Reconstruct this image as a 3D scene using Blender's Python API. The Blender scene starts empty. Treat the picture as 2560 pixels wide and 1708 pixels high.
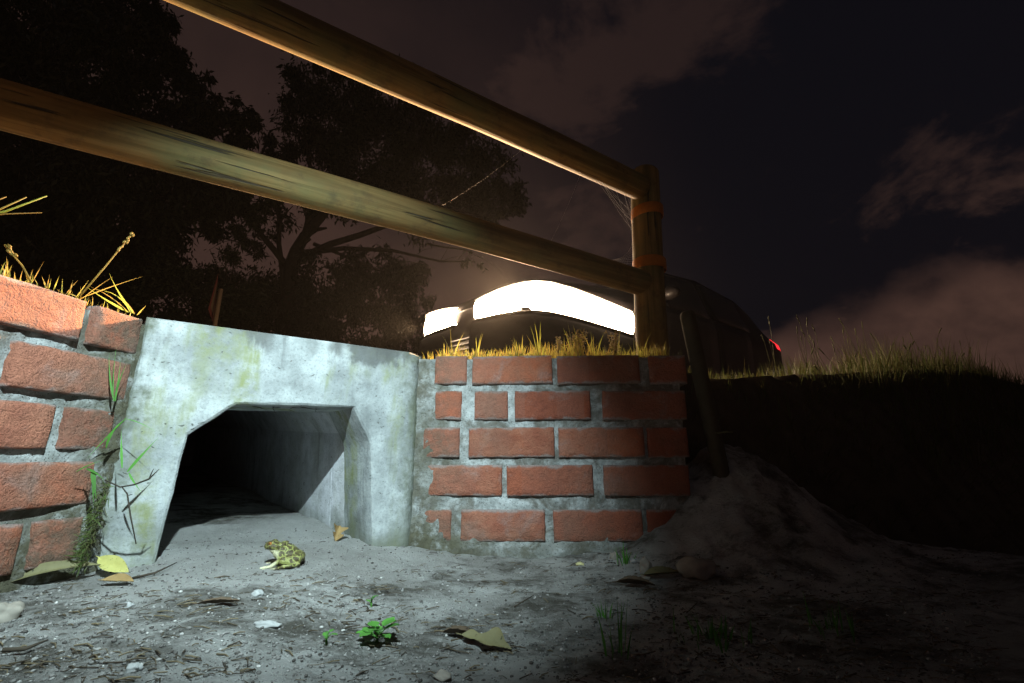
import bpy, bmesh, math, random
import numpy as np
from mathutils import Vector, Matrix, noise as mnoise, Quaternion

random.seed(7)
SC = bpy.context.scene
COL = SC.collection
R = math.radians

# ------------------------------------------------------------------ camera
CAM_H = 0.24
cam_d = bpy.data.cameras.new('camera')
cam = bpy.data.objects.new('camera', cam_d); COL.objects.link(cam)
cam_d.sensor_width = 36.0; cam_d.lens = 16.0
cam_d.clip_start = 0.02; cam_d.clip_end = 2000
cam.location = (0, 0, CAM_H)
_t, _r = R(14.36), R(-0.27)
FW = Vector((0, math.cos(_t), math.sin(_t)))
_rt, _up = Vector((1, 0, 0)), Vector((0, -math.sin(_t), math.cos(_t)))
RT = math.cos(_r)*_rt + math.sin(_r)*_up
UP = -math.sin(_r)*_rt + math.cos(_r)*_up
cam.rotation_euler = Matrix((RT, UP, -FW)).transposed().to_euler()
SC.camera = cam

# ------------------------------------------------------------------ world: cloudy night sky lit from below by the town
W = bpy.data.worlds.new('World'); SC.world = W; W.use_nodes = True
nt = W.node_tree; nt.nodes.clear()
def wn(t, **k):
    n = nt.nodes.new(t)
    for a, b in k.items(): setattr(n, a, b)
    return n
def wmath(op, a, b=None, c=None, clamp=False):
    n = wn('ShaderNodeMath', operation=op, use_clamp=clamp)
    for i, v in enumerate((a, b, c)):
        if v is None: continue
        if isinstance(v, (int, float)): n.inputs[i].default_value = v
        else: nt.links.new(v, n.inputs[i])
    return n.outputs[0]
def wmap(v, a, b, c, d):
    n = wn('ShaderNodeMapRange', interpolation_type='SMOOTHSTEP')
    nt.links.new(v, n.inputs[0])
    for i, x in enumerate((a, b, c, d)): n.inputs[i+1].default_value = x
    return n.outputs[0]
tc = wn('ShaderNodeTexCoord'); sep = wn('ShaderNodeSeparateXYZ'); nt.links.new(tc.outputs['Generated'], sep.inputs[0])
dx, dy, dz = sep.outputs
den = wmath('ADD', wmath('MAXIMUM', dz, 0.0), 0.22)
cmb = wn('ShaderNodeCombineXYZ')
nt.links.new(wmath('DIVIDE', dx, den), cmb.inputs[0]); nt.links.new(wmath('DIVIDE', dy, den), cmb.inputs[1])
n1 = wn('ShaderNodeTexNoise'); n1.inputs['Scale'].default_value = 1.35; n1.inputs['Detail'].default_value = 7; n1.inputs['Roughness'].default_value = 0.64; n1.inputs['Distortion'].default_value = 0.5
mp = wn('ShaderNodeMapping'); mp.inputs['Location'].default_value = (3.27, 1.38, 0.0)
nt.links.new(cmb.outputs[0], mp.inputs[0]); nt.links.new(mp.outputs[0], n1.inputs['Vector'])
n2 = wn('ShaderNodeTexNoise'); n2.inputs['Scale'].default_value = 2.2; n2.inputs['Detail'].default_value = 8; n2.inputs['Roughness'].default_value = 0.5
nt.links.new(tc.outputs['Generated'], n2.inputs['Vector'])
# broken cloud deck overhead + a textured bank low down, both lit from below by the town off to the left
n3 = wn('ShaderNodeTexNoise'); n3.inputs['Scale'].default_value = 9.0; n3.inputs['Detail'].default_value = 6; n3.inputs['Roughness'].default_value = 0.6
nt.links.new(tc.outputs['Generated'], n3.inputs['Vector'])
deck = wmap(n1.outputs['Fac'], 0.485, 0.62, 0.0, 1.0)
bank_h = wmath('ADD', dz, wmath('ADD', wmath('MULTIPLY', wmath('SUBTRACT', n2.outputs['Fac'], 0.5), 0.30), wmath('MULTIPLY', wmath('SUBTRACT', n3.outputs['Fac'], 0.5), 0.10)))
bank = wmap(bank_h, 0.215, 0.275, 1.0, 0.0)
bank = wmath('MULTIPLY', bank, wmap(n3.outputs['Fac'], 0.28, 0.72, 0.42, 1.0))
town = wmap(wmath('ADD', wmath('MULTIPLY', dx, -0.55), wmath('MULTIPLY', dy, 0.35)), 0.04, 0.56, 0.0, 1.0)
deck_l = wmath('MULTIPLY', deck, wmath('ADD', wmath('MULTIPLY', town, 0.5), 0.5))
low = wmap(dz, 0.05, 0.66, 1.0, 0.40)
haze_l = wmath('MULTIPLY', town, wmap(n1.outputs['Fac'], 0.28, 0.6, 0.45, 0.85))
amt = wmath('MAXIMUM', wmath('MULTIPLY', bank, 0.98), wmath('MAXIMUM', wmath('MULTIPLY', deck_l, 0.95), haze_l))
amt = wmath('MULTIPLY', amt, low)
ramp = wn('ShaderNodeMix', data_type='RGBA')
ramp.inputs[6].default_value = (0.0042, 0.0039, 0.0058, 1)
ramp.inputs[7].default_value = (0.088, 0.046, 0.034, 1)
nt.links.new(amt, ramp.inputs[0])
# faint residual blue of the moonless night sky
sky = wn('ShaderNodeTexSky', sky_type='NISHITA'); sky.sun_disc = False; sky.sun_elevation = R(-6); sky.sun_rotation = R(200)
addc = wn('ShaderNodeMix', data_type='RGBA', blend_type='ADD'); addc.inputs[0].default_value = 0.01
nt.links.new(ramp.outputs[2], addc.inputs[6]); nt.links.new(sky.outputs[0], addc.inputs[7])
bg = wn('ShaderNodeBackground'); bg.inputs[1].default_value = 1.0
nt.links.new(addc.outputs[2], bg.inputs[0])
wo = wn('ShaderNodeOutputWorld'); nt.links.new(bg.outputs[0], wo.inputs[0])

# very weak fill added from behind the camera, lifts the dim ground
sun_d = bpy.data.lights.new('ambient_fill', 'SUN'); sun_d.energy = 0.035; sun_d.angle = R(12); sun_d.color = (0.8, 0.85, 1)
sun = bpy.data.objects.new('ambient_fill', sun_d); COL.objects.link(sun); sun.rotation_euler = (R(35), R(-15), R(20))

# the photographer's hand torch, held a little above the camera
tor_d = bpy.data.lights.new('hand_torch', 'SPOT'); tor_d.energy = 158; tor_d.color = (0.74, 0.95, 1.0)
tor_d.spot_size = R(77); tor_d.spot_blend = 1.0; tor_d.shadow_soft_size = 0.008
tor = bpy.data.objects.new('hand_torch', tor_d); COL.objects.link(tor)
tor.location = (-0.13, 0.10, 0.92)
tor.rotation_euler = (Vector((-0.50, 1.05, 0.20)) - tor.location).to_track_quat('-Z', 'Y').to_euler()

SC.view_settings.view_transform = 'Standard'; SC.view_settings.look = 'None'
SC.view_settings.exposure = 0; SC.view_settings.gamma = 1; SC.view_settings.use_curve_mapping = False
SC.render.engine = 'CYCLES'
SC.cycles.use_denoising = True
SC.cycles.max_bounces = 6; SC.cycles.volume_bounces = 0
SC.cycles.sample_clamp_indirect = 4.0

# ------------------------------------------------------------------ helpers
def ray(px, py):                       # px, py in the photograph's 2560 x 1708 pixels
    return (px-1280)*RT + (854-py)*UP + 1138*FW
def at_y(px, py, Y):
    d = ray(px, py); return Vector((0, 0, CAM_H)) + d*(Y/d.y)
def smooth(a, b, x):
    t = min(1, max(0, (x-a)/(b-a))) if a != b else float(x > a)
    return t*t*(3-2*t)
def N(x, y, z=0.0): return mnoise.noise(Vector((x, y, z)))

def link(name, mesh, mat=None, parent=None, shade=True):
    o = bpy.data.objects.new(name, mesh); COL.objects.link(o)
    if mat is not None and not mesh.materials:
        for m in (mat if isinstance(mat, (list, tuple)) else [mat]): mesh.materials.append(m)
    if shade:
        mesh.polygons.foreach_set('use_smooth', [True]*len(mesh.polygons))
    if parent: o.parent = parent
    return o
def tag(o, label=None, cat=None, group=None, kind=None):
    if label: o['label'] = label
    if cat: o['category'] = cat
    if group: o['group'] = group
    if kind: o['kind'] = kind
    return o
def empty(name, loc=(0, 0, 0), rz=0.0):
    o = bpy.data.objects.new(name, None); COL.objects.link(o)
    o.location = loc; o.rotation_euler = (0, 0, rz); o.empty_display_size = 0.05
    return o

class MB:
    def __init__(s): s.v = []; s.f = []; s.c = []
    def add(s, vs, fs, c=0.5):
        b = len(s.v); s.v += [tuple(v) for v in vs]; s.f += [tuple(b+i for i in f) for f in fs]; s.c += [c]*len(vs)
    def tube(s, pts, rad, n=8, cap=True, c=0.5, wob=0.0):
        pts = [Vector(p) for p in pts]
        if not isinstance(rad, (list, tuple)): rad = [rad]*len(pts)
        rings = []; prev = None
        for i, p in enumerate(pts):
            d = (pts[min(i+1, len(pts)-1)] - pts[max(i-1, 0)]).normalized()
            if prev is None: a = d.orthogonal().normalized()
            else: a = (prev - d*prev.dot(d)).normalized()
            prev = a; b = d.cross(a)
            rings.append([p + (a*math.cos(2*math.pi*k/n) + b*math.sin(2*math.pi*k/n))*rad[i]*(1+wob*random.uniform(-1, 1)) for k in range(n)])
        vs = [v for r in rings for v in r]; fs = []
        for i in range(len(rings)-1):
            for k in range(n):
                fs.append((i*n+k, i*n+(k+1) % n, (i+1)*n+(k+1) % n, (i+1)*n+k))
        if cap:
            fs.append(tuple(range(n-1, -1, -1))); fs.append(tuple((len(rings)-1)*n+k for k in range(n)))
        s.add(vs, fs, c)
    def box(s, lo, hi, c=0.5):
        x0, y0, z0 = lo; x1, y1, z1 = hi
        s.add([(x0,y0,z0),(x1,y0,z0),(x1,y1,z0),(x0,y1,z0),(x0,y0,z1),(x1,y0,z1),(x1,y1,z1),(x0,y1,z1)],
              [(0,3,2,1),(4,5,6,7),(0,1,5,4),(1,2,6,5),(2,3,7,6),(3,0,4,7)], c)
    def blade(s, base, tip, w, bend=None, seg=3, c=0.5, up=None):
        base, tip = Vector(base), Vector(tip)
        mid = (base+tip)/2 + (Vector(bend) if bend is not None else Vector((0, 0, 0)))
        pts = []
        for i in range(seg+1):
            t = i/seg
            pts.append((1-t)**2*base + 2*t*(1-t)*mid + t*t*tip)
        d = (tip-base)
        side = d.cross(up if up is not None else Vector((random.uniform(-1, 1), random.uniform(-1, 1), 0.2)))
        if side.length < 1e-9: side = d.orthogonal()
        side.normalize(); vs = []
        for i, p in enumerate(pts):
            t = i/seg
            ww = w*0.5*(1-t**1.6)*(0.75+0.5*math.sin(math.pi*min(1, t+0.25)))*min(1, 0.4+2.4*t)
            if i == seg: vs.append(p)
            else: vs += [p-side*ww, p+side*ww]
        fs = [(2*i, 2*i+1, 2*i+3, 2*i+2) for i in range(seg-1)] + [(2*seg-2, 2*seg-1, 2*seg)]
        s.add(vs, fs, c)
    def blob(s, cen, rad, sub=1, jit=0.15, seed=0, c=0.5, rot=None):
        bm = bmesh.new(); bmesh.ops.create_icosphere(bm, subdivisions=sub, radius=1)
        cen = Vector(cen); rv = Vector(rad) if not isinstance(rad, (int, float)) else Vector((rad,)*3)
        M = rot if rot else Matrix.Identity(3)
        vs = []
        for v in bm.verts:
            k = 1 + jit*N(v.co.x*1.3+seed, v.co.y*1.3-seed*.7, v.co.z*1.3+seed*.3)*1.6
            q = Vector((v.co.x*rv.x, v.co.y*rv.y, v.co.z*rv.z))*k
            vs.append(cen + M @ q)
        fs = [tuple(w.index for w in f.verts) for f in bm.faces]
        bm.free(); s.add(vs, fs, c)
    def mesh(s, name='m'):
        me = bpy.data.meshes.new(name); me.from_pydata(s.v, [], s.f); me.update()
        at = me.attributes.new('tint', 'FLOAT', 'POINT'); at.data.foreach_set('value', s.c)
        return me
    def build(s, name, mat, parent=None, shade=True): return link(name, s.mesh(name), mat, parent, shade)

# ------------------------------------------------------------------ material helper
class Mat:
    def __init__(s, name, rough=0.85, spec=0.3):
        s.m = bpy.data.materials.new(name); s.m.use_nodes = True; s.t = s.m.node_tree
        s.b = s.t.nodes['Principled BSDF']; s.out = s.t.nodes['Material Output']
        s.b.inputs['Roughness'].default_value = rough
        s.b.inputs['Specular IOR Level'].default_value = spec
    def n(s, t, ins=None, **k):
        x = s.t.nodes.new(t)
        for a, b in k.items(): setattr(x, a, b)
        for a, b in (ins or {}).items(): s.set(x.inputs[a], b)
        return x
    def set(s, sock, v):
        if isinstance(v, bpy.types.NodeSocket): s.t.links.new(v, sock)
        else: sock.default_value = v
    def math(s, op, a, b=0.0, clamp=False):
        x = s.n('ShaderNodeMath', operation=op, use_clamp=clamp); s.set(x.inputs[0], a); s.set(x.inputs[1], b); return x.outputs[0]
    def rng(s, v, a, b, c=0.0, d=1.0):
        x = s.n('ShaderNodeMapRange', interpolation_type='SMOOTHSTEP'); s.set(x.inputs[0], v)
        for i, q in enumerate((a, b, c, d)): x.inputs[i+1].default_value = q
        return x.outputs[0]
    def mix(s, f, a, b, blend='MIX'):
        x = s.n('ShaderNodeMix', data_type='RGBA', blend_type=blend)
        s.set(x.inputs[0], f)
        for i, q in ((6, a), (7, b)):
            if isinstance(q, tuple) and len(q) == 3: q = (*q, 1)
            s.set(x.inputs[i], q)
        return x.outputs[2]
    def noise(s, vec, scale, detail=4, rough=0.55, dist=0.0):
        x = s.n('ShaderNodeTexNoise'); s.set(x.inputs['Vector'], vec)
        x.inputs['Scale'].default_value = scale; x.inputs['Detail'].default_value = detail
        x.inputs['Roughness'].default_value = rough; x.inputs['Distortion'].default_value = dist
        return x.outputs['Fac']
    def vor(s, vec, scale, feat='F1', out='Distance'):
        x = s.n('ShaderNodeTexVoronoi', feature=feat); s.set(x.inputs['Vector'], vec); x.inputs['Scale'].default_value = scale
        return x.outputs[out]
    def obj(s): return s.n('ShaderNodeTexCoord').outputs['Object']
    def pos(s): return s.n('ShaderNodeNewGeometry').outputs['Position']
    def rand(s): return s.n('ShaderNodeObjectInfo').outputs['Random']
    def attr(s, nm='tint'): return s.n('ShaderNodeAttribute', attribute_name=nm).outputs['Fac']
    def scale(s, vec, sc, loc=(0, 0, 0)):
        x = s.n('ShaderNodeMapping'); s.set(x.inputs[0], vec); x.inputs['Scale'].default_value = sc; x.inputs['Location'].default_value = loc
        return x.outputs[0]
    def offs(s, vec, f):
        c = s.n('ShaderNodeCombineXYZ'); s.set(c.inputs[0], s.math('MULTIPLY', f, 37.0)); s.set(c.inputs[1], s.math('MULTIPLY', f, 91.0)); s.set(c.inputs[2], s.math('MULTIPLY', f, 13.0))
        v = s.n('ShaderNodeVectorMath', operation='ADD'); s.set(v.inputs[0], vec); s.set(v.inputs[1], c.outputs[0]); return v.outputs[0]
    def base(s, c):
        if isinstance(c, tuple) and len(c) == 3: c = (*c, 1)
        s.set(s.b.inputs['Base Color'], c)
    def bump(s, h, strength=0.5, dist=0.01):
        x = s.n('ShaderNodeBump'); x.inputs['Strength'].default_value = strength; x.inputs['Distance'].default_value = dist
        s.set(x.inputs['Height'], h); s.t.links.new(x.outputs[0], s.b.inputs['Normal'])

def m_plain(name, col, rough=0.6, spec=0.3, metal=0.0, var=0.15, scale=60):
    k = Mat(name, rough, spec); k.b.inputs['Metallic'].default_value = metal
    n = k.noise(k.obj(), scale, 4)
    k.base(k.mix(n, tuple(c*(1-var) for c in col), tuple(min(1, c*(1+var)) for c in col)))
    return k.m

def m_brick():
    k = Mat('brick_clay', 0.92, 0.15)
    o = k.offs(k.obj(), k.rand()); r = k.rand()
    c = k.mix(r, (0.38, 0.100, 0.050), (0.50, 0.155, 0.080))
    r2 = k.math('FRACT', k.math('MULTIPLY', r, 7.13)); r3 = k.math('FRACT', k.math('MULTIPLY', r, 17.7))
    c = k.mix(k.math('MULTIPLY', k.rng(r2, 0.45, 1.0), 0.65), c, (0.34, 0.165, 0.115))
    c = k.mix(k.math('MULTIPLY', k.rng(r3, 0.55, 1.0), 0.6), c, (0.20, 0.060, 0.040))
    n = k.noise(o, 26, 6, 0.6)
    c = k.mix(k.rng(n, 0.35, 0.7), c, k.mix(r, (0.24, 0.060, 0.036), (0.48, 0.20, 0.12)))
    # kiln banding: whole vertical bands a little paler or darker
    sx = k.n('ShaderNodeSeparateXYZ', {0: o}).outputs[0]
    band = k.n('ShaderNodeTexVoronoi', voronoi_dimensions='1D', feature='F1'); k.set(band.inputs['W'], sx); band.inputs['Scale'].default_value = 11
    bs = k.n('ShaderNodeSeparateColor', {0: band.outputs['Color']}).outputs[0]
    c = k.mix(k.math('MULTIPLY', bs, 0.5), c, (0.36, 0.16, 0.115))
    # bloom of salts and dusty cement film
    s1 = k.rng(k.noise(o, 13, 5, 0.62, 0.6), 0.52, 0.72)
    c = k.mix(k.math('MULTIPLY', s1, 0.5), c, (0.36, 0.28, 0.26))
    # cement smear along the upper edge
    sz = k.n('ShaderNodeSeparateXYZ', {0: k.obj()}).outputs[2]
    e = k.rng(k.math('ADD', k.math('ABSOLUTE', sz), k.math('MULTIPLY', k.noise(o, 30, 5), 0.030)), 0.046, 0.054)
    c = k.mix(k.math('MULTIPLY', e, 0.75), c, (0.34, 0.33, 0.32))
    # pits
    p = k.rng(k.vor(o, 210), 0.05, 0.20)
    p2 = k.rng(k.noise(o, 60, 3), 0.34, 0.44)
    pit = k.math('MAXIMUM', p, p2)
    c = k.mix(k.math('ADD', k.math('MULTIPLY', pit, 0.75), 0.25), (0.075, 0.032, 0.022), c)
    dz = k.rng(k.noise(k.pos(), 6, 5, 0.6, 0.4), 0.42, 0.70)
    c = k.mix(k.math('MULTIPLY', dz, 0.5), c, (0.22, 0.14, 0.105))
    c = k.mix(k.math('MULTIPLY', k.attr(), k.rng(k.noise(k.pos(), 45, 6, 0.7), 0.35, 0.6, 0.25, 0.85)), c, (0.13, 0.105, 0.078))
    fg = k.noise(o, 330, 3, 0.7)
    c = k.mix(k.rng(fg, 0.35, 0.65, 0.0, 0.55), c, k.mix(0.5, c, (0.06, 0.025, 0.018)))
    k.base(c)
    h = k.math('ADD', k.math('MULTIPLY', pit, 1.0), k.math('ADD', k.math('MULTIPLY', fg, 0.9), k.math('MULTIPLY', k.noise(o, 70, 5, 0.65), 1.6)))
    k.bump(h, 1.0, 0.0045)
    return k.m
def m_mortar():
    k = Mat('mortar', 0.95, 0.1); o = k.pos()
    n = k.noise(o, 40, 6, 0.65)
    c = k.mix(k.rng(n, 0.32, 0.68), (0.26, 0.28, 0.275), (0.50, 0.53, 0.53))
    d = k.rng(k.noise(o, 11, 7, 0.68, 0.7), 0.42, 0.60)
    c = k.mix(k.math('MULTIPLY', d, 0.8), c, (0.10, 0.088, 0.066))
    sp = k.rng(k.vor(o, 210), 0.10, 0.25)
    c = k.mix(sp, (0.12, 0.115, 0.10), c)
    c = k.mix(k.math('MULTIPLY', k.attr(), k.rng(k.noise(o, 38, 6, 0.7), 0.30, 0.55, 0.35, 1.0)), c, k.mix(k.noise(o, 60, 4), (0.045, 0.042, 0.028), (0.13, 0.125, 0.085)))
    k.base(c)
    k.bump(k.math('ADD', k.noise(o, 90, 6, 0.7), k.math('MULTIPLY', sp, 0.5)), 0.9, 0.006)
    return k.m
def m_concrete(name='concrete', edges=True, a=(0.22, 0.242, 0.242), b=(0.46, 0.50, 0.50), moss=1.0):
    k = Mat(name, 0.9, 0.2); o = k.pos()
    n = k.noise(o, 7, 7, 0.62)
    c = k.mix(k.rng(n, 0.3, 0.7), a, b)
    # fine mottling
    c = k.mix(k.math('MULTIPLY', k.rng(k.noise(o, 20, 9, 0.74), 0.40, 0.72), 0.5), c, tuple(x*0.5 for x in a))
    c = k.mix(k.math('MULTIPLY', k.rng(k.noise(o, 190, 4, 0.7), 0.50, 0.66), 0.35), c, tuple(x*0.45 for x in a))
    # grey rain drips, long and thin
    dr = k.rng(k.noise(k.scale(o, (26, 26, 1.3)), 1.0, 5, 0.6, 0.25), 0.52, 0.70)
    c = k.mix(k.math('MULTIPLY', k.math('MULTIPLY', dr, k.rng(k.noise(o, 5, 3), 0.40, 0.60)), 0.55), c, tuple(x*0.42 for x in a))
    # green algae running down in streaks
    st = k.noise(k.scale(o, (9, 9, 1.6)), 1.0, 5, 0.6, 0.4)
    g = k.math('MULTIPLY', k.rng(st, 0.46, 0.62), k.rng(k.noise(o, 22, 6, 0.65), 0.32, 0.6))
    c = k.mix(k.math('MULTIPLY', g, 0.95*moss), c, (0.20, 0.225, 0.105))
    z = k.n('ShaderNodeSeparateXYZ', {0: o}).outputs[2]
    # splash zone: soil and algae near the ground
    base = k.rng(k.math('ADD', z, k.math('MULTIPLY', k.noise(o, 14, 5), 0.16)), 0.10, 0.21, 1.0, 0.0)
    c = k.mix(k.math('MULTIPLY', base, 0.70), c, (0.13, 0.14, 0.095))
    # black mould under the top edge, in ragged patches
    tz = k.rng(k.math('ADD', z, k.math('MULTIPLY', k.noise(k.scale(o, (1, 1, .25)), 24, 5, 0.65), 0.13)), 0.545, 0.575)
    mk = k.rng(k.noise(k.scale(o, (1, 1, .2)), 7.0, 3), 0.44, 0.54)
    c = k.mix(k.math('MULTIPLY', k.math('MULTIPLY', tz, mk), 0.85), c, (0.105, 0.11, 0.105))
    if edges:   # damp, mossy joints where the casting meets the brickwork
        xy = k.n('ShaderNodeSeparateXYZ', {0: o})
        u = k.math('ADD', k.math('MULTIPLY', k.math('ADD', xy.outputs[0], 0.766), 0.8666), k.math('MULTIPLY', k.math('SUBTRACT', xy.outputs[1], 0.909), 0.499))
        un = k.math('ADD', u, k.math('MULTIPLY', k.math('SUBTRACT', k.noise(o, 13, 7, 0.7), 0.5), 0.16))
        pz = k.math('ADD', z, k.math('MULTIPLY', k.math('SUBTRACT', k.noise(k.scale(o, (1, 1, .35)), 40, 6, 0.7), 0.5), 0.075))
        pa = k.math('MULTIPLY', k.math('MULTIPLY', k.rng(un, 0.40, 0.43), k.rng(un, 0.56, 0.53)), k.rng(pz, 0.462, 0.482))
        c = k.mix(k.math('MULTIPLY', pa, 0.8), c, (0.085, 0.088, 0.085))
        ed = k.math('MAXIMUM', k.rng(un, 0.535, 0.60), k.rng(un, 0.03, -0.01))
        c = k.mix(k.math('MULTIPLY', ed, k.rng(k.noise(o, 60, 6, 0.7), 0.35, 0.6, 0.45, 0.9)), c, k.mix(k.noise(o, 25, 4), (0.075, 0.085, 0.06), (0.15, 0.165, 0.12)))
    # scattered dark specks and short scratches
    wv = k.n('ShaderNodeTexNoise'); k.set(wv.inputs['Vector'], o); wv.inputs['Scale'].default_value = 30; ws_ = k.n('ShaderNodeVectorMath', operation='SCALE'); k.set(ws_.inputs[0], wv.outputs['Color']); ws_.inputs['Scale'].default_value = 0.035
    wa = k.n('ShaderNodeVectorMath', operation='ADD'); k.set(wa.inputs[0], o); k.set(wa.inputs[1], ws_.outputs[0])
    sp = k.rng(k.vor(k.scale(wa.outputs[0], (1, 1, 1.8)), 58), 0.08, 0.20)
    sp2 = k.rng(k.noise(o, 28, 3), 0.40, 0.5)
    spk = k.math('MAXIMUM', sp, sp2)
    c = k.mix(spk, (0.10, 0.105, 0.095), c)
    k.base(c)
    h = k.math('ADD', k.math('MULTIPLY', k.noise(o, 60, 7, 0.7), 1.0), k.math('MULTIPLY', spk, 0.35))
    k.bump(h, 0.55, 0.006)
    return k.m
def m_ground():
    k = Mat('sandy_soil', 0.97, 0.08); o = k.pos()
    c = k.mix(k.rng(k.noise(o, 5, 6, 0.6), 0.3, 0.7), (0.33, 0.325, 0.305), (0.52, 0.525, 0.505))
    # humus and leaf mould in irregular drifts
    a = k.noise(k.scale(o, (1.0, 1.35, 1.0)), 7.0, 9, 0.74, 0.3)
    # clean washed sand below the mouth of the culvert
    xy = k.n('ShaderNodeSeparateXYZ', {0: o})
    ex = k.math('DIVIDE', k.math('ADD', xy.outputs[0], 0.55), 0.36); ey = k.math('DIVIDE', k.math('SUBTRACT', xy.outputs[1], 1.12), 0.30)
    rr = k.math('ADD', k.math('MULTIPLY', ex, ex), k.math('MULTIPLY', ey, ey))
    wash = k.rng(rr, 0.35, 1.7, -0.26, 0.0)
    hum = k.rng(k.math('ADD', a, wash), 0.43, 0.63)
    c = k.mix(k.math('MULTIPLY', hum, 0.9), c, (0.075, 0.068, 0.052))
    gr = k.rng(k.vor(o, 150), 0.04, 0.20)
    grm = k.rng(k.noise(o, 22, 5, 0.65), 0.36, 0.60)
    c = k.mix(k.math('MAXIMUM', gr, k.math('SUBTRACT', 1.0, grm)), (0.06, 0.055, 0.048), c)
    c = k.mix(k.math('MULTIPLY', k.rng(k.noise(o, 420, 2), 0.62, 0.72), 0.5), c, (0.5, 0.5, 0.48))
    k.base(c)
    h = k.math('ADD', k.math('MULTIPLY', k.noise(o, 90, 8, 0.8), 1.7), k.math('MULTIPLY', gr, 0.3))
    k.bump(h, 1.0, 0.009)
    return k.m
def m_wood():
    k = Mat('weathered_pole_wood', 0.8, 0.25); o = k.obj()
    g = k.noise(k.scale(o, (50, 50, 2.2)), 1.0, 6, 0.6, 0.4)
    c = k.mix(k.rng(g, 0.3, 0.7), (0.105, 0.064, 0.020), (0.25, 0.16, 0.058))
    c = k.mix(k.math('MULTIPLY', k.rng(k.noise(o, 6, 5, 0.6), 0.40, 0.7), 0.6), c, (0.105, 0.115, 0.045))
    ck = k.rng(k.noise(k.scale(o, (75, 75, 3.0)), 1.0, 3, 0.5, 0.2), 0.33, 0.37)
    c = k.mix(ck, (0.05, 0.04, 0.025), c)
    kn = k.rng(k.vor(k.scale(o, (1, 1, 0.45)), 9.0), 0.05, 0.13)
    c = k.mix(kn, (0.03, 0.018, 0.008), c)
    c = k.mix(k.math('MULTIPLY', k.rng(k.noise(o, 14, 6, 0.7), 0.5, 0.72), 0.55), c, (0.045, 0.032, 0.018))
    k.base(c); k.bump(k.math('ADD', k.math('ADD', g, k.math('MULTIPLY', ck, 1.6)), k.math('MULTIPLY', kn, 0.6)), 0.9, 0.004)
    return k.m
def m_leafy(name, dark, light, trans=0.5, rough=0.55, attr=True):
    k = Mat(name, rough, 0.25)
    f = k.attr() if attr else k.noise(k.obj(), 30, 3)
    c = k.mix(f, dark, light)
    k.base(c)
    tr = k.n('ShaderNodeBsdfTranslucent'); k.set(tr.inputs[0], c)
    mx = k.n('ShaderNodeMixShader'); mx.inputs[0].default_value = trans
    k.t.links.new(k.b.outputs[0], mx.inputs[1]); k.t.links.new(tr.outputs[0], mx.inputs[2]); k.t.links.new(mx.outputs[0], k.out.inputs[0])
    return k.m
def m_emit(name, col, st):
    k = Mat(name); k.base((0.8, 0.8, 0.8))
    k.b.inputs['Emission Color'].default_value = (*col, 1); k.b.inputs['Emission Strength'].default_value = st
    return k.m

M_BRICK, M_MORTAR, M_CONC = m_brick(), m_mortar(), m_concrete()
M_TUN = m_concrete('brightened_tunnel_concrete', False, (0.58, 0.60, 0.63), (0.78, 0.80, 0.84), 0.2)  # concrete made paler: bounced light inside the tunnel put into the colour
M_GROUND, M_WOOD = m_ground(), m_wood()
M_GRASS = m_leafy('grass_blade', (0.30, 0.20, 0.055), (0.30, 0.34, 0.06), 0.5)
M_BGRASS = m_leafy('darkened_bank_grass', (0.085, 0.070, 0.024), (0.075, 0.115, 0.032), 0.4)  # grass made darker: shade of the unlit bank put into the colour
M_WEED = m_leafy('fresh_weed_leaf', (0.055, 0.16, 0.03), (0.10, 0.30, 0.05), 0.3)
M_EUC = m_leafy('eucalyptus_leaf', (0.014, 0.019, 0.009), (0.028, 0.035, 0.016), 0.1)
M_BARK = m_plain('tree_bark', (0.04, 0.032, 0.024), 0.95, 0.1, var=0.5, scale=8)

# ------------------------------------------------------------------ terrain
AX = Vector((-0.67, 0.74, 0)).normalized()          # tunnel axis in plan
RD = R(31); DV = Vector((math.cos(RD), math.sin(RD), 0)); NV = Vector((-math.sin(RD), math.cos(RD), 0))
P0 = Vector((0.5, 1.45, 0))                           # origin of the road frame (a along, b across)
def ab(a, b, z=0.0): return P0 + DV*a + NV*b + Vector((0, 0, z))
def ground_z(x, y):
    z = 0.042*smooth(0.0, -0.42, x)
    t = (x+0.345)*AX.x + (y-1.16)*AX.y
    if t > 0 and x < -0.2: z += 0.055*t
    z += 0.27*math.exp(-((x-0.60)/0.24)**2 - ((y-1.33)/0.22)**2)
    dr = smooth(0.62, 0.90, x)
    yc = max(0.85, 1.42 - 0.75*(x-0.85))
    z -= dr*0.55*smooth(yc, yc+0.55, y)
    z += 0.03*smooth(0.6, 1.6, x)*(1-smooth(yc-.1, yc+.2, y))
    z += 0.008*N(x*3.1, y*3.1) + 0.0042*N(x*9+4, y*9) + 0.0030*N(x*26, y*26+3) + 0.0026*N(x*62, y*62, 2)
    k = abs(N(x*30+9, y*30+2)); z += 0.0025*(0.5-k)
    hm = math.exp(-((x-0.60)/0.40)**2 - ((y-1.25)/0.35)**2)
    if hm > 0.02: z += hm*(0.022*N(x*11, y*11, 5)+0.013*N(x*27, y*27, 6)+0.008*N(x*55, y*55, 7))
    return z
def lin(a, b, st): return list(np.arange(a, b, st))
gx = lin(-34, -4, 6)+lin(-4, -1.5, 0.1)+lin(-1.5, -1.0, 0.02)+lin(-1.0, 1.1, 0.0085)+lin(1.1, 2.4, 0.025)+lin(2.4, 6, 0.2)+lin(6, 36, 6)
gy = lin(-30, -1, 4)+lin(-1, 0.35, 0.06)+lin(0.35, 1.5, 0.0085)+lin(1.5, 2.4, 0.03)+lin(2.4, 5.2, 0.15)
vs = []; nx = len(gx)
for y in gy:
    for x in gx: vs.append((x, y, ground_z(x, y)))
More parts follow.
